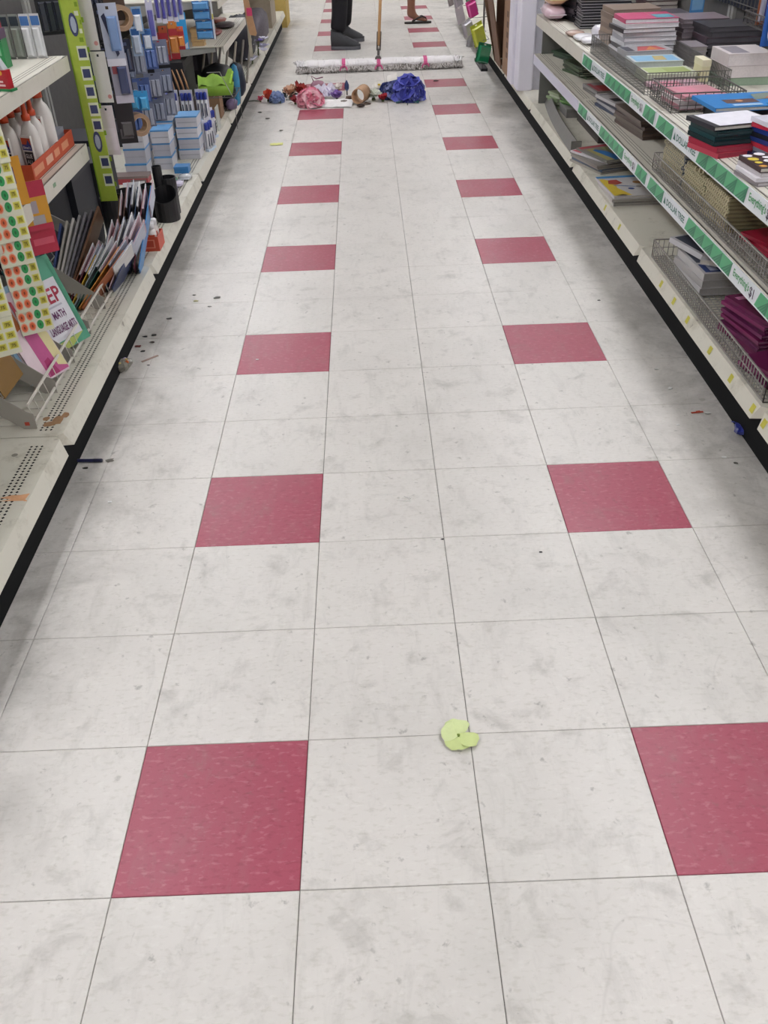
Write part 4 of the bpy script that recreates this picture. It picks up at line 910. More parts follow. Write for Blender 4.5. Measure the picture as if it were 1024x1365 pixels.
for (a0, a1, wb, wt, cols_, wh, pp_) in FAN:
    nF = len(cols_)
    for i, (c, l) in enumerate(cols_):
        f = i/(nF-1)
        P0 = Vector(a0) + Vector((wb*f, .004*f, 0)); P1 = Vector(a1) + Vector((wt*f, .02*f, .015*math.sin(PI*f)))
        v = (P1 - P0)*random.uniform(.9, 1.05); uu = Vector((-.03, .12, -.085))*.95
        o = leaning('folder', l + ' folder in the ' + wh + ' bundle sprawling from the rack', 'folder', P0, uu, v, .003, c, (), 'sprawling bundles of folders', None, '-x', .35)
        M, w, d = slab_matrix(P0, uu, v)
        for q in range(2):
            m = MB(); m.box((-w/2-.002, d/2-.07, .0036+.0035*q), (w/2-.006, d/2+pp_-.012*q, .0058+.0035*q), pm(('dcdce2', 'c9aab2', 'c2c6d4', 'e4e4e4')[(i+q) % 4], .7)); m.build('paper', o, True)
MC = [('3a4a78', 'blue'), ('a8a49c', 'pale grey'), ('b8b4b0', 'whitish'), ('8d8a8c', 'mid grey'), ('77747a', 'grey'), ('4a464e', 'charcoal'), ('6a4a34', 'brown')]
for i, (c, l) in enumerate(MC):
    f = i/6; P0 = Vector((-.61+.05*f, 1.98+.05*f, .205)); v = Vector((.05+.05*f, .15+.07*f, .22)); uu = Vector((-.03, .12, -.085))
    leaning('magazine', l + ' magazine in the bundle left of the folder fan', 'magazine', P0, uu, v, .007, c, (), 'bundle of magazines in the rack', 'c9c6c4', '-x', .3)
for i, (a, b, c, l) in enumerate((((-.93, 1.65, B), (-.79, 1.95, B+.28), '22242c', 'black carton at the rear of the rack bay, near one'), ((-.93, 1.97, B), (-.80, 2.22, B+.25), '2c2a30', 'black carton at the rear of the rack bay, middle one'), ((-.90, 2.24, B), (-.70, 2.40, B+.20), '33313a', 'charcoal carton at the rear of the rack bay, far one'))):
    simple_box('dark_carton', l, 'carton', a, b, pm(c, .5), (('r', .2, .3, .7, .7, '5a3a3c'),), pm(c, .45), .2)

for i, (a, b, c, l) in enumerate((((-.98, 2.44, B), (-.70, 2.70, B+.30), '1d1e24', 'tall black carton behind the lime strip, nearest'), ((-.98, 2.72, B), (-.68, 3.0, B+.26), '24252d', 'black carton behind the dark pencil cups'), ((-.98, 3.02, B), (-.66, 3.30, B+.22), '2a2a30', 'charcoal carton behind the bent white card'), ((-.98, 3.32, B), (-.75, 3.56, B+.24), '23242c', 'black carton left of the index card packs'),
        ((-.98, 4.22, B), (-.73, 4.54, B+.30), '26262c', 'black carton at the rear beside the brushes'), ((-.98, 4.72, B), (-.56, 4.81, B+.32), '1c1d22', 'flat black carton standing behind the brush tray'), ((-.98, 5.02, B), (-.62, 5.42, B+.27), '23332c', 'dark green carton under the rounded shelf'), ((-.98, 5.9, B), (-.60, 6.35, B+.34), '2c2a30', 'charcoal carton beyond the leaning rods'))):
    simple_box('dark_carton', l, 'carton', a, b, pm(c, .5, .2), (('r', .3, .3, .8, .6, '4a4650'),), pm(c, .45, .2), .15)
# deck of the second bay: red glue box, black cups, index cards
t = thing('glue_carton', 'small red carton holding four white glue bottles on the deck', 'carton', (-.397, 2.615, B), .0)
m = MB(); m.box((-.045, -.05, 0), (.045, .05, .004), RED_TRAY); m.build('bottom', t, True)
RC = pm('c24a33', .45, .06)
m = MB(); m.box((-.045, -.05, .004), (.045, -.047, .055), RC)
m.face([(-.025,-.0504,.012),(.03,-.0504,.012),(.03,-.0504,.045),(-.025,-.0504,.045)], pm('d98068', .5)); m.face([(-.02,-.0507,.016),(.025,-.0507,.016),(.025,-.0507,.041),(-.02,-.0507,.041)], pm('b8442f', .5)); m.build('front_wall', t, True)
m = MB(); m.box((.042, -.047, .004), (.045, .05, .055), RC); m.build('side_wall', t, True)
m = MB(); m.box((-.045, -.047, .004), (-.042, .05, .055), RC); m.build('side_wall', t, True)
m = MB(); m.box((-.042, .047, .004), (.042, .05, .055), RC); m.build('rear_wall', t, True)
for i, (dx, dy) in enumerate(((-.02, -.024), (.02, -.024), (-.02, .024), (.02, .024))):
    o = thing('glue_bottle', 'small white capped glue bottle, ' + ('front left', 'front right', 'rear left', 'rear right')[i] + ' in the red carton', 'glue bottle', (-.397+dx, 2.615+dy, B+.0045), 0, 'small glue bottles in the red carton')
    m = MB(); m.lathe((0,0,0), [(.015, 0), (.0165, .003), (.0165, .06), (.012, .072), (.009, .075)], GW, 12); m.build('bottle', o, True, True)
    m = MB(); m.lathe((0,0,.0755), [(.0125, 0), (.0125, .02), (.010, .023)], WHITE_PL, 12); m.build('cap', o, True, True)
    m = MB(); m.box((-.012, -.0172, .02), (.012, -.012, .055), pm('cc5a3c', .4)); m.build('label_plate', o, True)
t = thing('desk_organizer', 'black plastic pencil cup organizer with two tubes on the left deck', 'organizer', (-.385, 2.96, B))
BK = pm('1b1b1e', .45, .15, 30)
def cup(m, c, r, h, n=18, th=.003, slope=0.0):
    m.loft([[(c[0]+rr*math.cos(2*PI*k/n), c[1]+rr*math.sin(2*PI*k/n), c[2]+(z if not top else z - slope*(1-math.sin(2*PI*k/n))*.5)) for k in range(n)] for rr, z, top in ((r*.97, 0, 0), (r, .004, 0), (r, h, 1), (r-th, h, 1), (r-th, .006, 0), (.001, .006, 0))], BK)
m = MB(); cup(m, (0, -.01, 0), .05, .13, 20, .003, .05); m.build('front_cup', t, True, False)
m = MB(); cup(m, (.0, .075, 0), .038, .15, 18); m.build('rear_cup', t, True, False)
m = MB(); cup(m, (-.03, .055, .0), .02, .20, 14); m.build('tall_tube', t, True, False)
m = MB(); cup(m, (-.075, .03, 0), .028, .135, 14); m.build('side_cup', t, True, False)
for i, (x, y) in enumerate(((-.56, 2.78), (-.52, 2.86))):
    t = thing('desk_organizer', ('dark pencil cup deep on the deck behind the folder fan', 'dark pencil cup between the folder fan and the black organizer')[i], 'organizer', (x, y, B))
    m = MB(); cup(m, (0,0,0), .045, .15); m.build('cup', t, True)
    m = MB(); cup(m, (.06, .02, 0), .03, .10, 12); m.build('side_cup', t, True)
m = MB(); lump(m, (-.60, 2.56, B+.07), .05, .07, .06, pm('1c1e26', .6, .2), 4, 12, 7, .12); m.build('black_bag', smooth=True, label='lumpy black bag slumped behind the folder fan', cat='bag')
t = thing('white_plastic_fork', 'white plastic scoop lying beside the folder fan', 'scoop', (-.44, 2.44, B))
m = MB(); lump(m, (-.455, 2.46, B+.012), .03, .025, .011, WHITE_PL, 9, 10, 6, .1); m.build('bowl', t, smooth=True)
m = MB(); m.tube([(-.43, 2.46, B+.012), (-.395, 2.47, B+.006)], .004, WHITE_PL, 6); m.build('handle', t)

# index cards: white boxes with blue tops
WB, BT = pm('cdccd2', .45, .06), pm('5a9ad0', .35, .12)
def idx_stack(n, x0, x1, y0, y1, z, h, where, shades=None):
    for k in range(n):
        jx, jy = random.uniform(-.004,.004), random.uniform(-.004,.004)
        simple_box('index_card_pack', 'white card pack with blue top, ' + nth(n-1-k) + ' ' + where, 'card pack', (x0+jx, y0+jy, z), (x1+jx, y1+jy, z+h), pm(('cdccd2', 'bdbcc4', 'd6d5da')[k % 3], .45, .06), (('r', .05, .45, .95, .55, 'b3b2ba'),), BT, .12, 'blue topped index card packs'); z += h + .001
idx_stack(3, -.690, -.590, 3.60, 3.72, B, .066, 'of the leftmost stack')
idx_stack(3, -.582, -.497, 3.74, 3.86, B, .060, 'of the middle stack')
idx_stack(4, -.490, -.385, 3.915, 4.04, B, .05, 'of the right stack nearest the aisle')
idx_stack(4, -.605, -.500, 3.90, 4.02, B, .062, 'of the stack behind the middle one')
idx_stack(4, -.720, -.620, 3.78, 3.90, B, .066, 'of the stack behind the leftmost one')
simple_box('red_carton', 'red and brown carton lying before the leftmost card stack', 'carton', (-.74, 3.50, B), (-.575, 3.58, B+.035), pm('a8434a', .45), (('r', .5, .2, .95, .8, '7a6a6a'),), pm('80706c', .5), .3)
def marker_box(x, y, z, label, rz=0.0, n=3):
    t = thing('marker_pack', label, 'marker pack', (x, y, z), rz, 'white marker packs with blue caps')
    m = MB(); w = .02*n + .006; m.box((-w/2, -.002, 0), (w/2, .004, .15), pm('d9d9e2', .3, .05, coat=.5)); m.box((-w/2, -.022, 0), (w/2, -.002, .012), pm('c9d9ea', .3)); m.build('tray', t, True)
    for i in range(n):
        x_ = -w/2 + .013 + .02*i
        m = MB(); m.lathe((x_, -.012, .0125), [(.008, 0), (.0085, .085), (.006, .09)], WHITE_PL, 10); mk = m.build('marker', t, True, True)
        m = MB(); m.lathe((x_, -.012, .103), [(.009, 0), (.009, .03), (.006, .035)], pm('2f3f9a', .35), 10); c = m.build('cap', mk, True, True)
        m = MB(); m.box((x_-.003, -.0215, .025), (x_+.003, -.0195, .085), pm('3a3f52', .4)); m.build('stripe', mk, True)
for i in range(4): marker_box(-.625+.078*i, 4.20+.012*(i % 2), B+.121, 'white markers with blue caps, ' + ('leftmost', 'second', 'third', 'rightmost')[i] + ' pack of the upper row on cartons', -.05)
simple_box('grey_carton', 'long grey carton behind the index cards carrying marker packs', 'carton', (-.70, 4.14, B), (-.355, 4.25, B+.12), pm('b4b4be', .5), (), pm('bcbcc6', .5), .2)
for i, (x, y) in enumerate(((-.372, 4.075), (-.368, 4.125), (-.395, 4.29), (-.385, 4.36))):
    marker_box(x, y, B, 'white markers with blue caps standing at the deck edge, ' + ('nearest', 'second', 'third', 'furthest')[i], 1.1, 2)
simple_box('blue_carton', 'small bright blue carton lying in front of the right card stack', 'carton', (-.478, 3.655, B), (-.41, 3.72, B+.03), pm('3f86c8', .35), (), pm('4a90d0', .35), .3)
for i, (x, y, c, l) in enumerate(((-.47, 3.50, '6fae8c', 'green and white crumpled packet'), (-.43, 3.44, 'cfc8dc', 'clear lilac crumpled packet'), (-.41, 3.55, 'c8cbd0', 'clear crumpled packet'), (-.44, 3.33, '8a72a8', 'small purple crumpled packet'))):
    wrapped('plastic_packet', l + ' on the deck before the card packs', 'packet', (x, y, B), (.032, .03, .012), (pm(c, .2, .3, 40, coat=.8), pm(c, .3)), 40 + i, 'crumpled packets on the left deck')
m = MB(); m.box((-.60, 3.05, B), (-.50, 3.15, B+.002), pm('e2e2e6', .5)); m.obox((-.60, 3.13, B+.002), (.09, .02, 0), (0, .015, .10), (0, .002, 0), pm('e6e6ea', .5)); m.build('white_card', label='bent white card standing behind the black organizer', cat='card')

# hanging goods on the left pegboard beyond the lime strip
hang_pack('blister_pack', 'clear blue and white blister pack hanging highest beyond the white cards', 'pack', (-.392, 2.60, .805), .062, .19, 'b9bfd4', '7f9ccc', (('r', 0, 0, 1, .12, 'e6e4f2'), ('q', ((.1,.8),(.3,.85),(.75,.2),(.6,.15)), '2c3050')), .15, None, .014, 0, (.35,.25,.92,.8))
hang_pack('blister_pack', 'clear scissors blister pack with white base hanging in the middle', 'pack', (-.402, 2.66, .675), .062, .16, 'a9a6b8', '4a5278', (('r', 0, 0, 1, .16, 'd8d2e2'), ('r', .1, .6, .5, .8, 'a8525c')), .15, None, .014, 0, (.35,.2,.9,.75))
hang_pack('blister_pack', 'black and clear carded pack hanging lowest beyond the white cards', 'pack', (-.43, 2.72, .525), .065, .17, '2c272c', '5a5558', (('r', .1, .1, .8, .3, '6a6468'),), .15, None, .012, 0, (.2,.15,.85,.45))
def tape_roll(name, label, c, r, w, rz, mat, core):
    t = thing(name, label, 'tape roll', c, rz)
    m = MB(); n = 22; rings = []
    for rr, yy in ((r, -w/2), (r, w/2), (r*.68, w/2), (r*.68, -w/2), (r, -w/2)): rings.append([(rr*math.cos(2*PI*k/n), yy, rr*math.sin(2*PI*k/n)+r) for k in range(n)])
    m.loft(rings, mat, cap=False); m.build('roll', t, True, False)
    m = MB(); rings = []
    for rr, yy in ((r*.675, -w/2-.001), (r*.675, w/2+.001), (r*.63, w/2+.001), (r*.63, -w/2-.001), (r*.675, -w/2-.001)): rings.append([(rr*math.cos(2*PI*k/n), yy, rr*math.sin(2*PI*k/n)+r) for k in range(n)])
    m.loft(rings, core, cap=False); m.build('core', t, True)
    return t
TAN, KRA = pm('a98a70', .35, .1, 30, coat=.5), pm('c9ab8c', .7)
tape_roll('packing_tape', 'tan packing tape roll hanging above the clear blister packs', (-.425, 2.90, .875), .042, .045, .5, TAN, KRA)
hang_pack('tape_card', 'dark brown tape card with pale lower corner behind the tan roll', 'card', (-.445, 2.93, .87), .075, .14, '4a3830', None, (('r', .1, .05, .9, .25, 'c9b7a6'),), .2)
tape_roll('packing_tape', 'tan tape roll hanging low in front of the index cards', (-.50, 3.20, .445), .045, .045, .6, TAN, KRA)
for i, (x, z) in enumerate(((-.50, .545), (-.465, .54))):
    hang_pack('sky_blue_pack', ('sky blue rounded pack above the low tape roll, left one', 'sky blue rounded pack above the low tape roll, right one')[i], 'pack', (x, 3.20+.015*i, z), .04, .075, '3f9ad0', '4aa8dc', (), .2, None, .025)
# bottle-like correction pens and pen packs
for i, (x, y, z, h, c, b, l) in enumerate(((-.475, 3.40, .80, .10, '8fb0d4', 'dfe3ec', 'white topped blue correction bottle pack, upper'), (-.452, 3.42, .735, .08, '4f7ab8', 'd4dae6', 'white and blue correction bottle pack, lower right'), (-.49, 3.38, .72, .11, 'a9c0dc', 'c3cfe2', 'slim pale blue correction pen pack'))):
    hang_pack('correction_pack', l + ' on the pegboard', 'pack', (x, y, z), .04, h, c, b, (('r', .1, .72, .9, .92, '2f5f9c'),), .2, 'correction fluid packs', .02)
for i in range(5):
    hang_pack('pen_pack', 'violet blue pen pack, ' + ('leftmost' if i == 0 else ORD[i] + ' from left') + ' of five near the picture top', 'pack', (-.425+.021*i, 3.60+.02*i, .815-.006*(i % 2)), .022, .19, 'a9a8cc', '4d4aa0', (('r', 0, 0, 1, .1, 'e4e3f0'),), .1, 'violet pen packs', .012, 0, (.2,.1,.8,.9))
hang_pack('pen_pack', 'white and violet pen pack hanging left of the five violet packs', 'pack', (-.45, 3.55, .755), .03, .16, 'c9c8da', '6a66b0', (('r', 0, 0, 1, .12, 'e6e4f0'),), .15, None, .012)
DK = [('1c2030', '2b3145'), ('22242c', '3a3c48'), ('262c44', '39466a'), ('1a1c22', '2a2d38')]
q = 0
for row, z in enumerate((.94, .80, .66, .54)):
    for k in range(5):
        c, b = DK[(row + k) % 4]; y = 3.02 + .09*k; x = -.56 - .03*((k + row) % 3)
        hang_pack('dark_carded_pack', 'dark carded pack on the pegboard, ' + ('first', 'second', 'third', 'fourth')[row] + ' row down, ' + ('nearest', 'second', 'third', 'fourth', 'furthest')[k] + ' along', 'pack', (x, y, z), .085, .125, c, b, (('r', .2, .8, .8, .9, '5a6488'),), .35, 'dark carded packs on the pegboard', .016, 0, (.1,.08,.9,.72), 1.0, 4)
for row, z in enumerate((.62, .50, .40)):
    for k in range(4):
        hang_pack('clear_pack', 'clear grey blue blister pack on the pegboard, ' + ('upper', 'middle', 'lower')[row] + ' row, ' + ('nearest', 'second', 'third', 'furthest')[k], 'pack', (-.575 + .03*k, 3.46+.11*k, z), .075, .105, ('6a7288', '858a9c', '4a5f96', '747a90')[(k+row) % 4], ('8d95aa', '9aa0b2', '5c78b8', 'a3a8b8')[(k+row) % 4], (), .25, 'clear blister packs on the pegboard', .018, 0, (.1,.08,.9,.75), 1.0, 3)
for k in range(6):
    hang_pack('dark_carded_pack', 'black carded pack high on the pegboard, ' + ('nearest', 'second', 'third', 'fourth', 'fifth', 'furthest')[k] + ' of the top row', 'pack', (-.60, 2.66 + .14*k, .90), .09, .14, '1d2026', '2c303c', (('r', .1, .8, .9, .92, '3f6f9a'),), .4, 'dark carded packs on the pegboard', .016, 0, (.1,.08,.9,.72), 1.0, 3)
for (x, y, z, w, h, c, b, l) in ((-.535, 3.98, .61, .045, .12, '8c2f30', 'a04a36', 'dark red carton pack hanging left of the orange ones'), (-.497, 4.0, .605, .042, .15, 'a8502c', '9c5a3a', 'brown orange carton pack hanging second'), (-.455, 4.02, .607, .042, .165, 'cc7f38', 'c9803c', 'orange and red carton pack hanging third'), (-.422, 4.04, .645, .03, .10, 'd0653c', 'd8853a', 'narrow orange carton pack hanging rightmost')):
    hang_pack('orange_carton_pack', l, 'pack', (x, y, z), w, h, c, b, (('r', 0, 0, 1, .16, 'b8323a'), ('r', 0, .62, 1, .8, 'a8303a')), .1, 'hanging orange cartons', .03, 0, (.05,.18,.95,.6))
hang_pack('cyan_card', 'bright cyan slanted card behind the orange carton packs', 'card', (-.425, 4.12, .635), .045, .16, '2f9fe0', None, (('q', ((.1,.02),(.9,.02),(.9,.2)), 'c9dcea'),), .1)
hang_pack('green_pen', 'pale green pen hanging below the dark red carton', 'pen', (-.548, 3.98, .575), .014, .085, 'a9c48c', 'b4d09a', (), .1, None, .01)
for i in range(4):
    hang_pack('blue_box_pack', 'blue boxed pack on the hanging strip, ' + ('lowest', 'third', 'second', 'highest')[i] + ' of four', 'pack', (-.415-.006*(i > 1), 4.75, .592+.047*i), .092, .046, '4a80b8', '5d9ad0', (('r', .75, .0, .95, .25, '4a3a80'),), .05, 'blue boxes on the strip', .03, 0, (.03,.12,.97,.9))
t = thing('clip_strip', 'narrow white strip carrying the four blue boxed packs', 'clip strip', (-.365, 4.76, .59)); m = MB(); m.box((-.367, 4.74, .59), (-.357, 4.742, 1.0), pm('dcdce0', .35)); m.box((-.364, 4.738, .69), (-.358, 4.74, .715), pm('c9c23a', .4)); m.build('strip', t)
m = MB(); m.box((-.367, 4.742, .985), (-.357, 4.80, 1.0), pm('dcdce0', .35)); m.build('hook', t)
stack(4, 'wood_block', 'on the far rounded shelf', 'wood block', (-.485, 4.92, .5405), .07, .07, .022, ['b08a58', 'c4a070'], 0, .003, .03, 'c9a878', None, 'stacked wood blocks', desc='small wooden block')
# brushes, green pouch and brown carton on the deck
for i in range(6):
    t = thing('paint_brush', 'wooden handled paint brush, ' + ('leftmost' if i == 0 else ORD[i] + ' from left') + ' in the bay behind the markers', 'brush', (-.655+.026*i, 4.62, B+.17), 0, 'wooden paint brushes')
    x = -.655+.026*i
    m = MB(); m.tube([(x, 4.62, .345), (x-.012, 4.625, .40), (x-.03, 4.63, .465)], [.004, .006, .003], pm('a87c58', .45, .2, 60), 6); m.build('handle', t, smooth=True)
    m = MB(); m.tube([(x, 4.62, .345), (x+.004, 4.62, .325)], [.006, .007], pm('b9b4a8', .3, metal=.8), 6); m.build('ferrule', t)
    m = MB(); m.tube([(x+.004, 4.62, .3245), (x+.008, 4.62, .29)], [.007, .003], pm('3a2c24', .8), 6); m.build('bristles', t)
simple_box('black_tray', 'black tray behind the marker packs holding the brushes', 'tray', (-.72, 4.56, B), (-.50, 4.70, B+.15), pm('26242a', .5), (), pm('2f2d33', .5), .08)
t = thing('green_pouch', 'lime green fabric pouch lying open in a wire tray', 'pouch', (-.37, 4.62, .335), .05)
GP = pm('7fa632', .6, .2, 18)
m = MB(); nx, ny = 10, 6; pts = []; fs = []
for j in range(ny):
    for i in range(nx):
        pts.append((-.095+.19*i/(nx-1), -.055+.11*j/(ny-1), .05 + .045*math.sin(PI*j/(ny-1)) + .012*math.sin(i*1.3+j) + (.035 if i > 7 else 0)*(j/(ny-1))))
for j in range(ny-1):
    for i in range(nx-1): a = j*nx+i; fs.append((a, a+1, a+nx+1, a+nx))
m.raw(pts, fs, GP); bot = [(-.09,-.05,0),(.085,-.05,0),(.085,.05,0),(-.09,.05,0)]
m.loft([bot, [(-.095,-.055,.05),(.095,-.055,.05),(.095,.055,.05),(-.095,.055,.05)]], GP); m.build('fabric', t, True, True)
m = MB(); m.tube([(.08, -.05, .06), (.092, -.03, .09), (.096, 0, .11), (.095, .04, .1)], .006, pm('9cc83a', .5), 6); m.build('drawcord', t, True)
t2 = wire_basket('wire_tray', 'thin wire tray carrying the green pouch', -.50, -.265, 4.54, 4.80, .327, .006, .05, .0014, WIRE_DARK, 1)
m = MB()
for (x, y) in ((-.50, 4.54), (-.27, 4.80), (-.50, 4.80)): m.bar((x, y, B), (x, y, .33), .002, WIRE_DARK)
m.bar((-.27, 4.54, B+.0), (-.27, 4.54, .33), .002, WIRE_DARK); m.build('legs', t2)
m = MB(); m.tube([(-.40, 4.53, .46), (-.33, 4.53, .46), (-.275, 4.54, .33)], .0022, WIRE, 5); m.build('front_wire', t2)
simple_box('brown_carton', 'brown cardboard carton under the green pouch', 'carton', (-.535, 4.82, B), (-.395, 4.95, B+.135), pm('8d6e54', .8), (), pm('96775c', .8), .1)
m = MB(); m.obox((-.375, 4.50, B), (.006, 0, 0), (0, .10, 0), (-.004, 0, .12), pm('c3c6c0', .5)); m.build('white_board', label='pale upright board at the deck edge before the brown carton', cat='board')
simple_box('white_carton', 'small white and black labelled carton by the pale board', 'carton', (-.45, 4.46, B), (-.39, 4.52, B+.03), pm('dadbe2', .45), (('r', .05, .2, .4, .8, '26262c'),), pm('6fb0dc', .4), .2)
for i, (x, y, z, sx, c, l) in enumerate(((-.44, 5.15, B+.002, (.10, .12, .12), '15161c', 'large black crumpled bag under the rounded shelf'), (-.36, 5.42, B+.002, (.05, .07, .10), '1a2638', 'navy crumpled bag beside the black one'), (-.335, 5.16, B+.002, (.025, .03, .115), '3f8fb8', 'small sky blue bag in front of the black bag'))):
    m = MB(); lump(m, (x, y, z+sx[2]), sx[0]*1.1, sx[1], sx[2], pm(c, .5, .2), 60+i, 14, 8, .1); m.build('crumpled_bag', smooth=True, label=l, cat='bag', group='bags under the far shelf')
m = MB(); lump(m, (-.36, 4.97+.09, B+.03), .035, .06, .03, pm('6a5a78', .5, .3), 71, 12, 6, .15); m.build('purple_cloth', smooth=True, label='crumpled purple cloth at the deck edge by the brown carton', cat='cloth')
t = thing('price_card_holder', 'small white price card leaning at the deck edge near the flower pile', 'price card', (-.35, 5.33, B))
m = MB(); m.obox((-.372, 5.30, B), (.03, .05, 0), (-.004, .002, .055), (.001, -.001, 0), pm('e6e6e6', .5)); m.face([(-.368, 5.3045, B+.02), (-.352, 5.331, B+.02), (-.3525, 5.3312, B+.024), (-.3685, 5.3047, B+.024)], pm('8a8a8a', .5)); m.build('card', t)
# rods, bats and far clutter
for i in range(7):
    m = MB(); x = -.62 + .045*i; m.tube([(x, 5.55+.05*i, B+.001+.008), (x+.03, 5.75+.06*i, B+.24)], .008, pm(('8d877c', 'a49c8e', '75706a')[i % 3], .5), 8)
    m.build('grey_rod', label='grey leaning rod under the rounded shelf, ' + ('leftmost' if i == 0 else ORD[i] + ' from left'), cat='rod', group='leaning rods under the far shelf')
t = thing('toy_bat', 'wooden toy bat with pink label hanging by the rounded shelf', 'bat', (-.245, 5.62, .48))
WD = pm('b58d68', .5, .15, 40)
m = MB(); m.loft([[(-.255+dx*.6, 5.615, .485) for dx in (0, .03, .03, 0)] if False else [(-.262, 5.61, .492), (-.228, 5.61, .487), (-.228, 5.625, .487), (-.262, 5.625, .492)], [(-.268, 5.61, .505), (-.222, 5.61, .50), (-.222, 5.625, .50), (-.268, 5.625, .505)], [(-.282, 5.61, .60), (-.24, 5.61, .60), (-.24, 5.625, .60), (-.282, 5.625, .60)], [(-.288, 5.61, .72), (-.258, 5.61, .72), (-.258, 5.625, .72), (-.288, 5.625, .72)]], WD); m.build('blade', t)
m = MB(); m.box((-.272, 5.607, .60), (-.238, 5.61, .645), pm('c8406a', .45)); m.build('label_band', t)
m = MB(); m.tube([(-.272, 5.617, .72), (-.275, 5.617, .86)], [.012, .010], pm('8a4a58', .5), 8); m.build('grip', t)
t = thing('clip_strip', 'long pale strip hanging behind the wooden toy bat', 'clip strip', (-.27, 5.66, .35)); m = MB(); m.box((-.285, 5.65, .36), (-.265, 5.652, .95), pm('c9c2b0', .4)); m.build('strip', t); m = MB(); m.box((-.34, 5.652, .935), (-.265, 5.66, .95), pm('c9c2b0', .4)); m.build('hook', t)
for i, (x, y, z, c, l) in enumerate(((-.46, 5.3, .5405, '8a4a48', 'dull red packet'), (-.42, 5.62, .5405, '4a3f44', 'dark crumpled packet'), (-.55, 5.5, .5405, '7d7a7c', 'grey packet'), (-.50, 5.85, .5405, '9c5a4c', 'rust packet'))):
    wrapped('plastic_packet', l + ' on the far rounded shelf', 'packet', (x, y, z), (.06, .09, .014), (pm(c, .4, .2), pm(c, .4)), 80+i, 'packets on the far shelf')
m = MB(); lump(m, (-.47, 6.75, B+.165), .11, .28, .15, pm('1b1c26', .55, .2), 91, 14, 8, .12); m.build('dark_bag', smooth=True, label='tall dark bag on the deck left of the mop', cat='bag')
def bouquet(name, label, c, n, r, cols, seed, stem=None):
    rnd = random.Random(seed); t = thing(name, label, 'flowers', c)
    for k in range(n):
        a = rnd.uniform(0, 2*PI); q = rnd.uniform(.2, 1); m = MB(); p = Vector((r*q*math.cos(a), r*q*math.sin(a), r*.9 + rnd.uniform(-.5,.8)*r))
        petals(m, p, r*.5, 6, pm(cols[k % len(cols)], .55, .12), rnd, .5); m.build('blossom', t, True)
    m = MB(); m.tube([(0,0,.002), (.01,.005,r*1.2)], .006, pm('54603c', .6), 6); m.build('stem', t, True)
    return t
def petals(m, c, r, n, mat, rnd, cup=.4, tilt=None, wid=.55):
    c = Vector(c); R = Matrix.Rotation(rnd.uniform(0, 2*PI), 3, 'Z')
    if tilt is not None: R = Euler(tilt).to_matrix() @ R
    for k in range(n):
        a = 2*PI*k/n + rnd.uniform(-.15, .15); d = Vector((math.cos(a), math.sin(a), 0)); s_ = Vector((-math.sin(a), math.cos(a), 0)); cu = cup*rnd.uniform(.7, 1.3)
        rows = []
        for f, wf, zf in ((.08, .2, 0), (.4, .85, .25), (.75, 1.0, .6), (1.0, .55, .85+rnd.uniform(-.25,.2))):
            p = d*(r*f); w = r*wid*wf*min(.62, 4.2/n)
            rows.append([c + R @ (p + s_*w*e + Vector((0,0,r*cu*(zf + (.12 if e else 0))))) for e in (-1, 0, 1)])
        m.loft(rows, mat, cap=False, closed=False)
bouquet('white_flower_bunch', 'white and violet flower ornament leaning on the dark bag', (-.385, 6.62, B), 7, .085, ['d9d8e6', 'c9c8dc', 'e2e2ec', '5a4a90'], 12)
bouquet('white_flower_bunch', 'second white flower ornament further along by the dark bag', (-.375, 7.0, B), 6, .085, ['d4d3e2', 'b9b8d0', '6a5aa0'], 14)
m = MB(); lump(m, (-.45, 7.7, B+.13), .11, .25, .12, pm('6f6a72', .6, .3), 95, 14, 8, .12); m.build('grey_bag', smooth=True, label='grey mottled bag on the deck beyond the white flowers', cat='bag')
simple_box('cream_carton', 'cream carton at the far end of the left deck', 'carton', (-.62, 8.5, B), (-.38, 9.0, B+.28), pm('b3a795', .7), (), pm('bcb09e', .7), .1)
simple_box('yellow_carton', 'tall yellow tan carton standing on the floor past the left shelving', 'carton', (-.64, 9.82, 0.001), (-.34, 10.3, .62), pm('c9ad62', .7), (), pm('d2b870', .7), .1)

# ------------------------------------------------------------------ flower sweepings on the floor
F0 = .0006
def flower(label, x, y, r, col, layers, seed, cup=.5, n=7, center=None, z=None, tilt=(0.25, 0, 0), stem=None, leaf=False, name='fabric_flower'):
    rnd = random.Random(seed); t = thing(name, label, 'flower', (x, y, F0), 0, 'artificial flowers swept into a pile')
    zc = r*.35 if z is None else z
    for L_ in range(layers):
        m = MB(); f = 1 - L_*.72/max(1, layers)
        petals(m, (0, 0, zc + L_*r*.12), r*f, n if L_ < 2 else max(4, n-2), pm(col[L_ % len(col)], .6, .12), rnd, cup + .35*L_, tilt, .75); m.build('petal_ring', t, True)
    m = MB(); m.lathe((0, 0, F0), [(r*.25, 0), (r*.2, zc*.7), (r*.08, zc + .002)], pm('5d6a40', .6), 8); m.build('calyx', t, True)
    if center: m = MB(); lump(m, (0, -.15*r, zc + r*(.2+.1*layers)), r*.22, r*.22, r*.12, pm(center, .7, .2), seed, 8, 5, .1); m.build('center', t, True)
    if stem: m = MB(); m.tube([(0,0,.005), (stem[0]*.5, stem[1]*.5, .008), (stem[0], stem[1], .004)], .003, pm('4d5638', .6), 5); m.build('stem', t, True)
    if leaf:
        m = MB()
        for e in (-1, 1): m.face([(0,0,.01), (r*.9*e, r*.3, .012), (r*1.6*e, r*.2, .006), (r*.9*e, -r*.2, .012)], pm('3f4a34', .6))
        m.build('leaf', t, True)
    return t
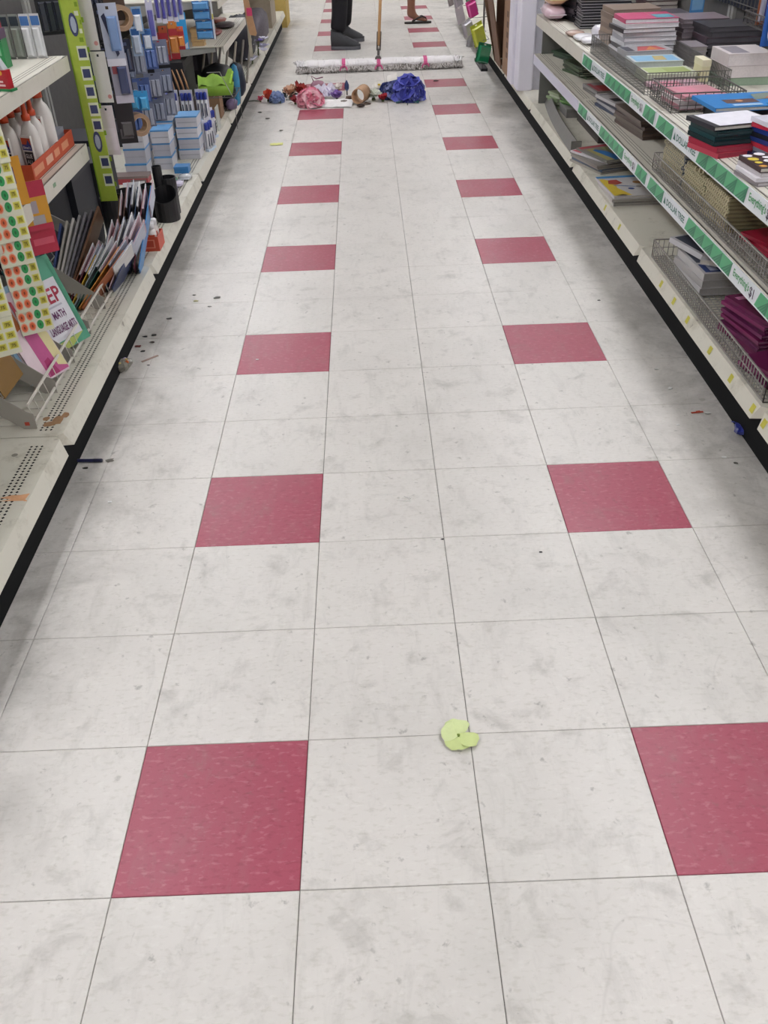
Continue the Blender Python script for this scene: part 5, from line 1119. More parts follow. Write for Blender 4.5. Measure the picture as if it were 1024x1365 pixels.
def cluster(label, x, y, r, cols, seed, nf=34, fr=.3, h=.7, ruffle=4, stem=None, leafcol=None):
    rnd = random.Random(seed); t = thing('fabric_flower', label, 'flower', (x, y, F0), 0, 'artificial flowers swept into a pile')
    ms = [MB() for _ in cols]
    for k in range(nf):
        f = (k+.5)/nf; ph = math.acos(1 - f*1.05 if f*1.05 < 1 else 0); th = k*2.39996
        d = Vector((math.sin(ph)*math.cos(th), math.sin(ph)*math.sin(th), math.cos(ph)))
        p = Vector((d.x*r*.72, d.y*r*.72, .25*r + d.z*r*h*rnd.uniform(.6, 1.05))); q = Vector((0,0,1)).rotation_difference(d).to_euler()
        petals(ms[k % len(cols)], p, r*fr*rnd.uniform(.9, 1.7), ruffle, pm(cols[k % len(cols)], .6, .12), rnd, .35, q, 1.0)
    for m, c in zip(ms, cols): m.build('floret_cluster', t, True)
    m = MB(); lump(m, (0, 0, r*.27), r*.55, r*.55, r*.25, pm(cols[0], .7, .1), seed, 12, 6, .05); m.build('core', t, True)
    if stem: m = MB(); m.tube([(0,0,.006), (stem[0]*.5, stem[1]*.5, .008), (stem[0], stem[1], .004)], .003, pm('3c4a38', .6), 5); m.build('stem', t, True)
    if leafcol:
        m = MB()
        for a in (-2.2, -1.2, 2.4): m.face([(r*.6*math.cos(a), r*.6*math.sin(a), .012), (r*1.1*math.cos(a+.2), r*1.1*math.sin(a+.2), .014), (r*1.5*math.cos(a), r*1.5*math.sin(a), .004), (r*1.1*math.cos(a-.2), r*1.1*math.sin(a-.2), .010)], pm(leafcol, .6))
        m.build('leaf', t, True)
    return t
flower('small pink rosebud at the left end of the flower pile', -.295, 6.10, .024, ['d8607c', 'c84a6c'], 3, 1, 1.0, 5, stem=(-.09, .02))
flower('orange red tulip near the left end of the flower pile', -.24, 6.11, .042, ['d8503c', 'e06a4c'], 3, 2, 1.1, 5)
cluster('pale blue hydrangea head in the flower pile', -.175, 6.08, .058, ['8fa2cc', 'a4b4d8', '7f94c4'], 3, 24, .38, leafcol='3f4a3c')
m = MB(); rl = random.Random(3)
for k in range(4): a = .4 + .5*k; m.face([(-.11, 6.13, .012), (-.11+.05*math.cos(a)+.012, 6.13+.05*math.sin(a), .045), (-.11+.1*math.cos(a), 6.13+.06*math.sin(a), .035+.01*k), (-.11+.05*math.cos(a)-.012, 6.13+.06*math.sin(a), .02)], pm('40484a', .6, .2))
m.raw([(-.115, 6.12, .0006), (-.105, 6.12, .0006), (-.11, 6.135, .0006), (-.11, 6.13, .013)], [(0,1,2),(0,3,1),(1,3,2),(2,3,0)], pm('40484a', .6, .2)); m.build('leaf_sprig', label='dark grey green leaf sprig right of the pale blue head', cat='leaf')
flower('peach tan rose in the flower pile', -.085, 6.19, .055, ['d9ae92', 'cf9c80', 'e2c0a6'], 4, 4, .8, 6)
flower('dark red rose in the flower pile', -.005, 6.22, .055, ['a8302c', '8c2428', 'b8463c'], 4, 5, .9, 6)
flower('small dark red rose low in the flower pile', -.04, 5.98, .034, ['8c2a30', 'a83c40'], 3, 6, .9, 6, leaf=True)
flower('purple and white pansy between the two red roses', -.02, 6.10, .036, ['5c3a90', 'd8c6dc'], 2, 7, .4, 6, center='e8d6e2')
cluster('large pink peony in the flower pile', .075, 5.90, .088, ['ea9aac', 'f2b6c2', 'e487a0', 'f5c6cf'], 8, 46, .40, .8, 5)
t = thing('mauve_bag', 'mauve mesh gift pouch behind the pink peony', 'pouch', (.115, 6.26, F0)); m = MB(); lump(m, (0, 0, .05), .055, .05, .05, pm('a5788a', .6, .2, 60), 8, 12, 7, .12); m.build('pouch_body', t, True, True)
m = MB(); m.tube([(-.03, 0, .095), (-.045, 0, .13), (-.01, 0, .11), (.04, 0, .12)], .004, pm('8d5a70', .6), 5); m.build('drawstring', t, True)
def sheet(name, label, cat, c, w, d, rz, mat, amp, seed, zt=.0, tiltx=0.0, cols=None, thick=.0015):
    rnd = random.Random(seed); nx, ny = 9, 7; P = []
    R = Euler((tiltx, 0, rz)).to_matrix(); lo = 1e9
    for j in range(ny):
        for i in range(nx):
            p = R @ Vector(((i/(nx-1)-.5)*w, (j/(ny-1)-.5)*d, amp*rnd.uniform(-1, 1))); P.append(p); lo = min(lo, p.z)
    P = [Vector((p.x+c[0], p.y+c[1], p.z-lo+c[2])) for p in P]
    m = MB(); fs = [(j*nx+i, j*nx+i+1, (j+1)*nx+i+1, (j+1)*nx+i) for j in range(ny-1) for i in range(nx-1)]
    m.raw(P, fs, mat); m.raw([p + Vector((0,0,-thick)) for p in P], [tuple(reversed(f)) for f in fs], mat)
    if cols:
        for k in range(6):
            i, j = rnd.randrange(1, nx-2), rnd.randrange(1, ny-2); q = [P[j*nx+i], P[j*nx+i+1], P[(j+1)*nx+i+1], P[(j+1)*nx+i]]; m.face([p + Vector((0,0,.0012)) for p in q], cols)
    return m.build(name, label=label, cat=cat)
sheet('crumpled_paper', 'crumpled white paper with lilac print in the flower pile', 'paper', (.18, 6.13, .003), .15, .14, .3, pm('dcd8e6', .7), .018, 5, tiltx=.5, cols=pm('b9aed0', .6))
sheet('white_card_sheet', 'flat white card sheet under the purple flower', 'card', (.24, 5.90, .003), .26, .16, -.15, pm('e6e4e4', .6), .003, 6, tiltx=.12)
flower('violet flower resting on the white card sheet', .255, 6.05, .045, ['8a68b0', '7a58a4', '9c7cc0'], 3, 9, .9, 6)
flower('cream white flower at the back of the flower pile', .25, 6.36, .042, ['e6e0da', 'efeae4'], 3, 10, .6, 6)
t = thing('flower_bud', 'navy closed bud standing right of the violet flower', 'flower', (.325, 6.22, F0)); m = MB(); m.lathe((0, 0, .03), [(.006, 0), (.016, .015), (.017, .04), (.004, .07)], pm('33406c', .5), 10); m.build('bud', t, True, True); m = MB(); m.tube([(0,0,.002), (0,0,.03)], .005, pm('3c3a30', .6), 6); m.build('stem', t, True)
for i, (x, y, r, c, l) in enumerate(((.35, 6.02, .032, '5a4438', 'brown crumpled leaf debris left of the tan paper roll'), (.305, 5.93, .024, '8d8680', 'grey torn paper scrap beside the white card sheet'), (.42, 5.80, .02, '3a2c26', 'dark brown debris scrap before the tan paper roll'))):
    m = MB(); lump(m, (x, y, r*.55+F0), r*1.3, r, r*.5, pm(c, .8, .3, 60), 30+i, 9, 5, .35); m.build('debris_scrap', label=l, cat='debris', group='debris in the sweepings')
t = thing('paper_roll', 'tan kraft paper cone lying in the flower pile', 'paper roll', (.44, 5.93, F0))
KP = pm('c09a78', .75, .12, 30); m = MB(); rings = []
for f, rr in ((0, .05), (1, .055), (1, .051), (0, .046), (0, .05)):
    rings.append([(-.035+.07*f*.6+rr*.9*math.cos(2*PI*k/18), -.06+.13*f, .056+rr*math.sin(2*PI*k/18)) for k in range(18)])
m.loft(rings, KP, cap=False); m.build('cone', t, True, True)
m = MB(); m.face([(.0, -.058, .01), (.05, -.07, .004), (.055, -.03, .006), (.02, -.02, .012)], pm('4a3626', .7)); m.build('torn_edge', t, True)
flower('pale green white lily right of the tan paper cone', .515, 6.02, .06, ['d3d8c8', 'e2e4da'], 3, 12, .5, 6)
flower('white daisy with yellow center at the back of the pile', .56, 6.22, .05, ['e8e6e0', 'efece6'], 2, 13, .3, 9, center='e2c23c', z=.045, tilt=(.7, 0, 0))
flower('small bright red flower at the front by the blue heads', .58, 5.96, .034, ['a81f30', 'bc3040'], 3, 14, .9, 6)
cluster('deep blue hydrangea head left of the large violet blue one', .645, 6.08, .085, ['26346a', '3f4c94', '2f3c7a', '8d96cc'], 15, 38, .42, .85, 4, leafcol='2c4a4c')
cluster('large violet blue hydrangea head at the right end of the pile', .765, 5.99, .112, ['3f44a0', '2f3486', '565cc0', '484eb0', '9aa2e2'], 16, 60, .40, .85, 4, stem=(-.02, -.19), leafcol='2c5a5a')
cluster('periwinkle blossom poking up at the back of the blue heads', .675, 6.24, .06, ['6a70bc', '8a90d0'], 17, 20, .45, 1.1)
m = MB(); m.obox((.615, 6.02, .115), (.07, .01, .012), (0, .03, .035), (0, -.001, .001), pm('ece9e2', .6)); m.build('paper_tag', label='white paper tag lying on the deep blue flower head', cat='tag')
sheet('yellow_note', 'pale yellow paper slip lying alone on the floor', 'paper', (-.09, 4.855, .0015), .078, .055, .03, pm('e0e28c', .6), .0012, 8, thick=.0006)

# ------------------------------------------------------------------ litter on the near floor
t = thing('green_petal', 'pale lime fabric petal lying alone in the foreground', 'petal', (.588, .298, F0))
rnd = random.Random(3)
def lobe(a, L_, w, mat, z0, curl):
    m = MB(); d = Vector((math.cos(a), math.sin(a), 0)); s_ = Vector((-d.y, d.x, 0)); rows = []
    for f, wf, zf in ((0, .22, 0), (.25, .7, .3), (.55, 1.0, .55), (.82, .82, .8), (1.0, .35, .7)):
        rows.append([d*L_*f + s_*w*wf*e*.5 + Vector((0, 0, z0 + curl*zf*(1 - .35*e*e) + .0025*math.sin(6*f+e*2))) for e in (-1, -.5, 0, .5, 1)])
    m.loft(rows, mat, cap=False, closed=False); return m
PG = pm('c8d690', .6, .12, 60); PG2 = pm('d2dfa2', .6, .12, 60)
lobe(-1.75, .036, .050, PG, .002, .007).build('petal_lobe', t, True, True)
lobe(1.65, .034, .050, PG2, .004, .011).build('petal_lobe', t, True, True)
lobe(-.55, .040, .040, PG, .003, .009).build('petal_lobe', t, True, True)
lobe(2.75, .032, .050, PG2, .004, .012).build('petal_lobe', t, True, True)
m = MB(); m.lathe((0, 0, 0), [(.003, 0), (.003, .006), (.001, .007)], pm('8fa850', .6), 8); m.build('petal_center', t, True)
t = thing('blue_marker', 'dark blue marker lying on the floor beside the left deck seam', 'marker', (-.375, 1.324, .0056))
m = MB(); m.tube([(-.44, 1.327, .0056), (-.345, 1.322, .0056)], .005, pm('26284e', .35), 10); m.build('barrel', t, smooth=False)
m = MB(); m.tube([(-.3448, 1.322, .0056), (-.322, 1.3205, .0056), (-.319, 1.3203, .0056)], [.0055, .0055, .004], pm('1d1f3c', .35), 10); m.build('cap', t)
t = thing('blue_plastic_bit', 'crumpled dark blue wrapper under the right deck edge', 'wrapper', (1.485, 1.35, F0)); m = MB(); lump(m, (0, 0, .011), .016, .03, .010, pm('2a3488', .3, .3, 60, coat=.5), 5, 10, 6, .3); m.build('wrapper_body', t, True)
m = MB(); m.face([(.004, .03, .012), (-.008, .05, .004), (-.002, .055, .004), (.012, .034, .01)], pm('2f3a94', .3)); m.build('torn_end', t, True)
m = MB(); m.obox((1.385, 1.462, .001), (.036, .004, 0), (-.001, .006, 0), (0, 0, .002), pm('b8442c', .5)); m.obox((1.40, 1.466, .003), (.012, .002, 0), (-.001, .005, 0), (0, 0, .0015), pm('c0503a', .5)); m.build('red_scrap', label='tiny red plastic scrap on the floor by the right deck', cat='scrap')
t = thing('dust_clump', 'grey dust clump with glitter bits under the left deck edge', 'dust', (-.385, 1.90, F0)); m = MB(); lump(m, (0, 0, .016), .026, .036, .016, pm('8a867c', .9, .35, 90), 6, 12, 7, .35); m.build('fluff', t, True)
m = MB()
for i, (c, dx, dy) in enumerate((('d8b84a', .012, .01), ('d8703c', .018, -.004), ('b9a8d0', .006, .018), ('d8d8d4', .026, .004), ('cfc06a', -.004, -.018))): lump(m, (dx, dy, .028), .007, .006, .005, pm(c, .4), i, 6, 4, .2)
m.build('bits', t, True)
m = MB(); m.obox((-.330, 1.944, .0008), (.047, .045, 0), (-.006, .008, 0), (0, 0, .0012), pm('a89084', .7)); m.build('tan_strip', label='dull tan leaf strip on the floor beside the dust clump', cat='scrap')
rnd = random.Random(11); bits = []
def bit(x, y, s, c, lab): bits.append((x, y, s, c, lab))
for (x, y, s, c, l) in ((-.345, 2.03, .008, '2c2a2a', 'dark speck nearest the tan strip'), (-.37, 2.07, .010, '6a2f2c', 'dark red speck under the deck edge'), (-.36, 2.15, .009, '26242a', 'black speck beside the red speck'), (-.33, 2.16, .009, '33302f', 'black curl on the floor left of the tile seam'), (-.325, 2.10, .009, '3a2c2c', 'dark brown speck by the tan strip'), (-.305, 1.92, .005, '1c1c22', 'round black bead below the tan strip'), (-.30, 2.30, .010, '4a4844', 'grey curl on the floor by the left deck'), (-.24, 2.52, .007, '45423c', 'dark grit pair on the left floor'), (-.225, 2.46, .010, 'b9b48c', 'pale olive scrap on the left floor'), (-.26, 2.40, .007, 'd8d8d4', 'white ring scrap on the left floor'), (-.145, 2.485, .013, '7c7a76', 'grey gum-like blob on the left floor'), (-.165, 2.40, .008, '85827c', 'small grey blob near the larger one'), (-.36, 1.29, .008, '3a3a36', 'grey crumb below the blue marker'), (-.30, 1.325, .011, '77736c', 'thin grey sliver right of the blue marker'), (-.255, 1.12, .006, 'ececec', 'white crumb on the left floor'), (.605, .905, .004, '141414', 'black speck left of the second right red tile'), (.835, .84, .004, '141414', 'black speck below the second right red tile'), (1.30, 2.32, .006, '2c2a28', 'dark crumb by the right deck'), (1.36, 1.75, .009, 'd4d4d0', 'white sliver under the right lip'), (1.365, 1.62, .008, 'e4e4e2', 'white crumb by the right deck, upper'), (1.325, 1.40, .006, 'e8e8e6', 'white crumb left of the red scrap'), (1.40, 1.22, .007, 'ebebe9', 'white crumb nearest on the right floor'), (1.43, 1.46, .009, 'cfcfca', 'pale sliver right of the red scrap'), (1.44, 1.54, .009, 'b9b7b0', 'grey paper sliver against the right kick plate'), (1.42, 1.19, .006, '55534c', 'grey crumb nearest the right kick plate'), (.06, 1.93, .006, 'e6e6e4', 'white flake left of the third red tile'), (-.085, 5.2, .012, '6a6862', 'grey grit above the yellow paper slip'), (-.20, 5.55, .014, '4a4844', 'dark grit left of the yellow slip'), (-.27, 5.75, .014, '3f3d3a', 'dark grit by the left deck before the flowers'), (1.0, 6.62, .02, '5a5852', 'grey fluff between mop and red tile')):
    m = MB(); lump(m, (x, y, s*.22+F0), s, s*.6, s*.22, pm(c, .7, .2), int(abs(x*1000)), 8, 4, .4); m.build('floor_crumb', label=l, cat='crumb', group='crumbs on the floor')
t = thing('white_thread', 'thin white curled thread on the floor mid aisle', 'thread', (.52, 1.075, F0)); m = MB(); m.tube([(-.02, .004, .001), (-.006, .0, .001), (.008, -.006, .002), (.016, -.001, .001), (.01, .01, .001), (.0, .02, .001)], .0008, pm('f0f0ee', .6), 4); m.build('strand', t, True)
m = MB(); m.tube([(.016, -.001, .001), (.018, .006, .0012), (.010, .014, .001)], .0007, pm('f0f0ee', .6), 4); m.build('loose_end', t, True)

# ------------------------------------------------------------------ dust mop
t = thing('dust_mop', 'wide white dust mop with wooden handle standing behind the flower pile', 'mop', (.575, 7.22, 0))
MW, MG, MG2 = pm('eeebec', .9, .04, 120), pm('c9c4c2', .95, .12, 120), pm('8a8580', .95, .2, 120)
m = MB(); m.rbox((-.06, 7.185, .035), (1.21, 7.275, .05), .01, pm('8d8d8d', .5)); m.build('frame', t)
rnd = random.Random(21); a_, b_, c_ = MB(), MB(), MB()
for k in range(2600):
    x = rnd.uniform(-.09, 1.25); side = rnd.random()
    edge = max(0, abs(x - .58) - .62)/.06
    y0 = 7.23 + rnd.uniform(-.05, .05); z0 = .052 + rnd.uniform(-.012, .014)*(1 - edge*.5)
    if side < .56:   # front fringe hanging to the floor
        y1 = 7.15 + rnd.uniform(-.035, .02); z1 = rnd.uniform(.004, .035); tgt = b_ if rnd.random() < .62 else c_
        pth = [(x, 7.155, .047+rnd.uniform(-.014,.006)), (x+rnd.uniform(-.008,.008), 7.14+rnd.uniform(-.012,.008), .03), (x+rnd.uniform(-.02,.02), y1-.01, z1*.6)]
    elif side < .75:
        y1 = 7.32 + rnd.uniform(-.02, .03); z1 = rnd.uniform(.004, .03); tgt = b_
        pth = [(x, y0+.03, z0+.008), (x+rnd.uniform(-.02,.02), (y0+y1)/2+.025, .05), (x+rnd.uniform(-.03,.03), y1, z1)]
    else:            # top yarns
        tgt = a_; xx = x + rnd.uniform(-.05, .05)
        pth = [(x, y0-.05, .052), (x+rnd.uniform(-.01,.01), y0, .070+rnd.uniform(0,.008)), (xx, y0+.05, .055)]
    q = [Vector(p) for p in pth]; w = Vector((.0045, 0, 0)); up = Vector((0, .0, .004))
    mat = MW if tgt is a_ else (MG if tgt is b_ else MG2)
    tgt.loft([[p-w, p+up, p+w, p-up] for p in q], mat, cap=False)
yarn = a_.build('top_yarn', t, kind='stuff'); b_.build('fringe', t, kind='stuff'); c_.build('dark_fringe', t, kind='stuff')  # front fringe strands split between two greys, white yarn on top
m = MB(); rings = []
for k in range(29):
    x = -.10 + 1.36*k/28; f = min(1, min(k, 28-k)/2.0)**.5*.9 + .1
    rings.append([(x + rnd.uniform(-.006,.006), 7.23 + (.088*f)*math.cos(2*PI*q/12)*rnd.uniform(.93,1.07), .043 + (.038*f)*math.sin(2*PI*q/12)*rnd.uniform(.9,1.1)) for q in range(12)])
m.loft(rings, MW); m.build('mop_head', t, smooth=True)
for i, x in enumerate((.29, .575, .955)):
    m = MB(); nn = 14; PK = pm('d0568c', .6, .2, 60); rings = []
    for dx in (-.014, .014): rings.append([(x+dx, 7.23+.102*math.cos(2*PI*q/nn), .042+.044*math.sin(2*PI*q/nn)) for q in range(nn)])
    m.loft(rings, PK); 
    for e in (-1, 1): m.tube([(x, 7.135, .05), (x+.02*e, 7.125, .04), (x+.03*e, 7.118, .015)], .006, PK, 5)
    m.build('pink_tie', t)
H0 = Vector((.572, 7.215, .06)); HD = Vector((.038, .30, .415)).normalized()
HP = lambda s_: H0 + HD*s_
STEEL = pm('66625f', .35, .15, 40, metal=.7)
m = MB(); m.loft([[(.545, 7.19, .052), (.6, 7.19, .052), (.6, 7.245, .052), (.545, 7.245, .052)], [(.548, 7.19, .085), (.597, 7.19, .085), (.597, 7.24, .085), (.548, 7.24, .085)], [(.56, 7.20, .10), (.588, 7.20, .10), (.588, 7.235, .10), (.56, 7.235, .10)]], STEEL); m.build('swivel_block', t)
m = MB(); m.tube([HP(.02), HP(.10)], .011, STEEL, 8); m.tube([HP(.09)+Vector((-.012,0,0)), HP(.24)+Vector((-.013,0,0))], .007, STEEL, 6); m.tube([HP(.09)+Vector((.012,0,0)), HP(.24)+Vector((.013,0,0))], .007, STEEL, 6); m.build('clamp', t)
m = MB(); m.tube([HP(.11)+Vector((0,-.016,0)), HP(.11)+Vector((0,.016,0))], .007, pm('b8b4b0', .3, metal=.8), 8); m.build('bolt', t)
m = MB(); m.tube([HP(.13), HP(.6), HP(1.45)], .0125, pm('c69a6a', .45, .15, 30), 10); m.build('handle', t, smooth=True)

# ------------------------------------------------------------------ people
def skin_mesh(name, parent, nodes, edges, mat, subs=2, root=None, kind=None):
    """nodes: name -> (x,y,z,r) in world space"""
    me = bpy.data.meshes.new(name); idx = {k: i for i, k in enumerate(nodes)}
    off = Vector(parent.location)
    me.from_pydata([tuple(Vector(v[:3]) - off) for v in nodes.values()], [(idx[a], idx[b]) for a, b in edges], [])
    o = bpy.data.objects.new(name, me); o.parent = parent; COL.objects.link(o); me.materials.append(mat)
    sk = o.modifiers.new('skin', 'SKIN'); sk.use_smooth_shade = True
    lay = me.skin_vertices[0].data
    for k, i in idx.items():
        r = nodes[k][3]; r = r if isinstance(r, tuple) else (r, r); lay[i].radius = r; lay[i].use_root = (k == (root or next(iter(nodes))))
    sb = o.modifiers.new('sub', 'SUBSURF'); sb.levels = subs; sb.render_levels = subs
    return o
def foot_ring(L_, W, H, z0, prof, n=14):
    pass
def shoe(par, heel, toe, label):
    heel, toe = Vector(heel), Vector(toe); d = (toe - heel); L_ = d.length; ex = d.normalized(); ey = Vector((-ex.y, ex.x, 0)); o = bpy.data.objects.new('shoe', None)
    off = Vector(par.location)
    def P(s_, w, z): return heel + ex*(s_*L_) + ey*w + Vector((0, 0, z))
    SU, SS, SLC = pm('45464a', .75, .15, 60), pm('63646a', .6, .1, 40), pm('2c2d30', .8)
    outline = [(0.0, .018), (.03, .030), (.12, .036), (.3, .035), (.5, .039), (.68, .046), (.82, .044), (.93, .032), (.99, .012)]
    ring = [(s_, w) for s_, w in outline] + [(s_, -w) for s_, w in reversed(outline)]
    m = MB(); m.loft([[P(s_, w*1.04, .001) for s_, w in ring], [P(s_*1.0, w*1.08, .012) for s_, w in ring], [P(s_, w*1.02, .030) for s_, w in ring]], SS)
    sole = m.build('shoe', par, label=label)
    m = MB()
    prof = lambda s_: .165 if s_ < .08 else .162 if s_ < .2 else .155 if s_ < .31 else .112 if s_ < .52 else .086 if s_ < .7 else .070 if s_ < .85 else .055
    top = [(s_, w*.62, prof(s_)) for s_, w in outline]; top[0] = (.02, .012, .162); top[-1] = (.93, .01, .044)
    mid = [(s_, w*.95, .03 + (prof(s_)-.03)*.55) for s_, w in outline]
    def rr(l): return [P(a, b, c) for a, b, c in l] + [P(a, -b, c) for a, b, c in reversed(l)]
    m.loft([rr([(s_, w, .030) for s_, w in outline]), rr(mid), rr(top)], SU); m.build('upper', sole if False else par, smooth=True)
    m = MB()
    for k in range(4): s_ = .40+.075*k; m.tube([P(s_, .026, prof(s_)-.012), P(s_+.01, 0, prof(s_)+.004), P(s_, -.026, prof(s_)-.012)], .003, SLC, 5)
    m.build('laces', par)
    m = MB(); m.tube([P(.03, .0, .158), P(.10, .03, .163), P(.28, .03, .16), P(.36, 0, .16), P(.28, -.03, .16), P(.10, -.03, .163), P(.03, 0, .158)], .007, SLC, 6); m.build('collar', par)
def hand(nodes, edges, pre, wrist, dirv, curl, palm_n, s_=1.0):
    """adds a palm and five fingers that curl around a handle"""
    w = Vector(wrist); d = Vector(dirv).normalized(); c = Vector(curl).normalized(); n = Vector(palm_n).normalized()
    p = w + d*.055; nodes[pre+'palm'] = (*p, (.030, .016)); edges.append((pre+'wrist', pre+'palm'))
    for k, (off, L_) in enumerate(((-.027, .062), (-.009, .07), (.009, .066), (.026, .054))):
        b = p + n*off + d*.035; nodes[pre+'f%da' % k] = (*b, .0095); edges.append((pre+'palm', pre+'f%da' % k))
        b2 = b + (d*.7 + c*.7)*L_*.45; nodes[pre+'f%db' % k] = (*b2, .0085); edges.append((pre+'f%da' % k, pre+'f%db' % k))
        b3 = b2 + (c*.95 - d*.3)*L_*.4; nodes[pre+'f%dc' % k] = (*b3, .0078); edges.append((pre+'f%db' % k, pre+'f%dc' % k))
        b4 = b3 + (c*.2 - d)*L_*.3; nodes[pre+'f%dd' % k] = (*b4, .007); edges.append((pre+'f%dc' % k, pre+'f%dd' % k))
    b = w + d*.02 - n*.028; nodes[pre+'ta'] = (*b, .012); edges.append((pre+'wrist', pre+'ta'))
    b2 = b + d*.03 - n*.012 + c*.02; nodes[pre+'tb'] = (*b2, .0105); edges.append((pre+'ta', pre+'tb'))
    b3 = b2 + d*.022 + c*.022 + n*.006; nodes[pre+'tc'] = (*b3, .009); edges.append((pre+'tb', pre+'tc'))
def head(par, c, face, skin, hair, hairlen=.0):
    c = Vector(c); f = Vector(face).normalized(); s_ = Vector((-f.y, f.x, 0)); up = Vector((0,0,1))
    P = lambda a, b, z: c + f*a + s_*b + up*z
    def ell(m, cc, ra, rb, rc, mat, n=16, rings=10, za=-1, zb=1):
        R = []
        for i in range(rings):
            z = math.sin(-PI/2 + PI*(i+.03)/(rings-.94)); 
            if z < za or z > zb: continue
            q = math.sqrt(max(0, 1-z*z)); R.append([Vector(cc) + f*ra*q*math.cos(2*PI*k/n) + s_*rb*q*math.sin(2*PI*k/n) + up*rc*z for k in range(n)])
        m.loft(R, mat)
    m = MB(); ell(m, P(-.005, 0, .015), .098, .076, .11, skin); ell(m, P(.025, 0, -.055), .062, .055, .062, skin); m.build('head', par, smooth=True)
    m = MB(); m.loft([[P(.085, -.010, .02), P(.085, .010, .02), P(.09, 0, .022)], [P(.095, -.016, -.022), P(.095, .016, -.022), P(.118, 0, -.018)], [P(.085, -.01, -.03), P(.085, .01, -.03), P(.09, 0, -.03)]], skin); m.build('nose', par)
    for e in (-1, 1):
        m = MB(); ell(m, P(.082, .032*e, .022), .012, .014, .009, pm('e4e0da', .3), 8, 6); m.build('eye', par, smooth=True)
        m = MB(); ell(m, P(.0925, .032*e, .022), .003, .006, .006, pm('2a1c14', .3), 8, 6); m.build('iris', par)
        m = MB(); ell(m, P(-.005, .078*e, .0), .018, .010, .03, skin, 8, 6); m.build('ear', par, smooth=True)
        m = MB(); m.tube([P(.090, .018*e, .042), P(.088, .034*e, .047), P(.078, .048*e, .042)], .004, hair, 5); m.build('eyebrow', par)
    m = MB(); m.tube([P(.080, -.022, -.058), P(.088, 0, -.056), P(.080, .022, -.058)], [.003, .006, .003], pm('8a4a44', .5), 6); m.build('mouth', par)
    m = MB(); ell(m, P(-.018, 0, .035), .103, .084, .105, hair, 16, 10, -.35, 1); m.build('hair', par, smooth=True)
SKIN_B = pm('8d5f4c', .5, .08, 40); SKIN_A = pm('9a6a54', .5, .08, 40)
# person with the mop
pa = thing('person', 'person in black trousers and dark grey sneakers pushing the mop', 'person', (.30, 8.48, 0))
g1, g2 = HP(1.16), HP(1.34)
nd = {'pelvis': (.27, 8.48, .95, (.15, .12)), 'belly': (.28, 8.47, 1.10, (.13, .11)), 'chest': (.30, 8.45, 1.30, (.15, .12)), 'neckb': (.31, 8.44, 1.45, (.07, .07)), 'neck': (.335, 8.44, 1.54, .056), 'neckt': (.352, 8.435, 1.62, .054),
      'rs': (.33, 8.27, 1.40, .055), 're': (.50, 8.10, 1.18, .042), 'rwrist': tuple(g1 + Vector((-.075, .05, -.01))) + (.028,),
      'ls': (.31, 8.61, 1.40, .055), 'le': (.53, 8.52, 1.20, .042), 'lwrist': tuple(g2 + Vector((-.05, .085, -.01))) + (.028,),
      'rh': (.26, 8.39, .88, .085), 'rk': (.27, 8.335, .50, .06), 'ra': (.222, 8.29, .11, .04), 'lh': (.28, 8.57, .88, .085), 'lk': (.31, 8.66, .50, .06), 'la': (.268, 8.735, .11, .04)}
ed = [('pelvis','belly'),('belly','chest'),('chest','neckb'),('neckb','neck'),('neck','neckt'),('neckb','rs'),('rs','re'),('re','rwrist'),('neckb','ls'),('ls','le'),('le','lwrist'),('pelvis','rh'),('rh','rk'),('rk','ra'),('pelvis','lh'),('lh','lk'),('lk','la')]
hand(nd, ed, 'r', nd['rwrist'][:3], (.8, -.55, 0), (.55, .8, 0), HD)
hand(nd, ed, 'l', nd['lwrist'][:3], (.5, -.85, 0), (.85, .5, 0), HD)
skin_mesh('body', pa, nd, ed, SKIN_A, 2, 'pelvis')
BLK = pm('17161c', .85, .2, 60)
tr = {'pelvis': (.27, 8.48, .94, (.17, .15)), 'waist': (.272, 8.48, 1.03, (.17, .15)), 'belt': (.273, 8.48, 1.08, (.16, .14)), 'rh': (.262, 8.39, .86, .105), 'rk': (.268, 8.34, .50, .084), 'rc': (.252, 8.31, .28, .076), 'ra': (.226, 8.285, .13, (.076, .072)),
      'lh': (.28, 8.57, .86, .105), 'lk': (.31, 8.66, .50, .084), 'lc': (.295, 8.70, .28, .076), 'la': (.275, 8.735, .13, (.076, .072))}
skin_mesh('trousers', pa, tr, [('pelvis','waist'),('waist','belt'),('pelvis','rh'),('rh','rk'),('rk','rc'),('rc','ra'),('pelvis','lh'),('lh','lk'),('lk','lc'),('lc','la')], BLK, 2, 'pelvis')
st = {'hem': (.272, 8.48, .84, (.215, .19)), 'hip': (.272, 8.48, .93, (.205, .18)), 'belly': (.28, 8.47, 1.10, (.195, .165)), 'chest': (.30, 8.45, 1.30, (.20, .165)), 'nb': (.308, 8.44, 1.42, (.125, .11)), 'nt': (.318, 8.44, 1.51, (.06, .058)), 'rs': (.33, 8.27, 1.40, .07), 'rm': (.42, 8.18, 1.28, .062), 'ls': (.31, 8.61, 1.40, .07), 'lm': (.43, 8.56, 1.29, .062)}
skin_mesh('shirt', pa, st, [('hem','hip'),('hip','belly'),('belly','chest'),('chest','nb'),('nb','nt'),('nb','rs'),('rs','rm'),('nb','ls'),('ls','lm')], pm('2c3a4c', .85, .1, 40), 2, 'chest')
head(pa, (.368, 8.43, 1.655), (1, -.35, 0), SKIN_A, pm('1c1612', .8, .2, 80))
shoe(pa, (.162, 8.285, 0), (.432, 8.255, 0), 'dark grey sneaker nearer the mop')
shoe(pa, (.208, 8.735, 0), (.470, 8.715, 0), 'dark grey sneaker further back')
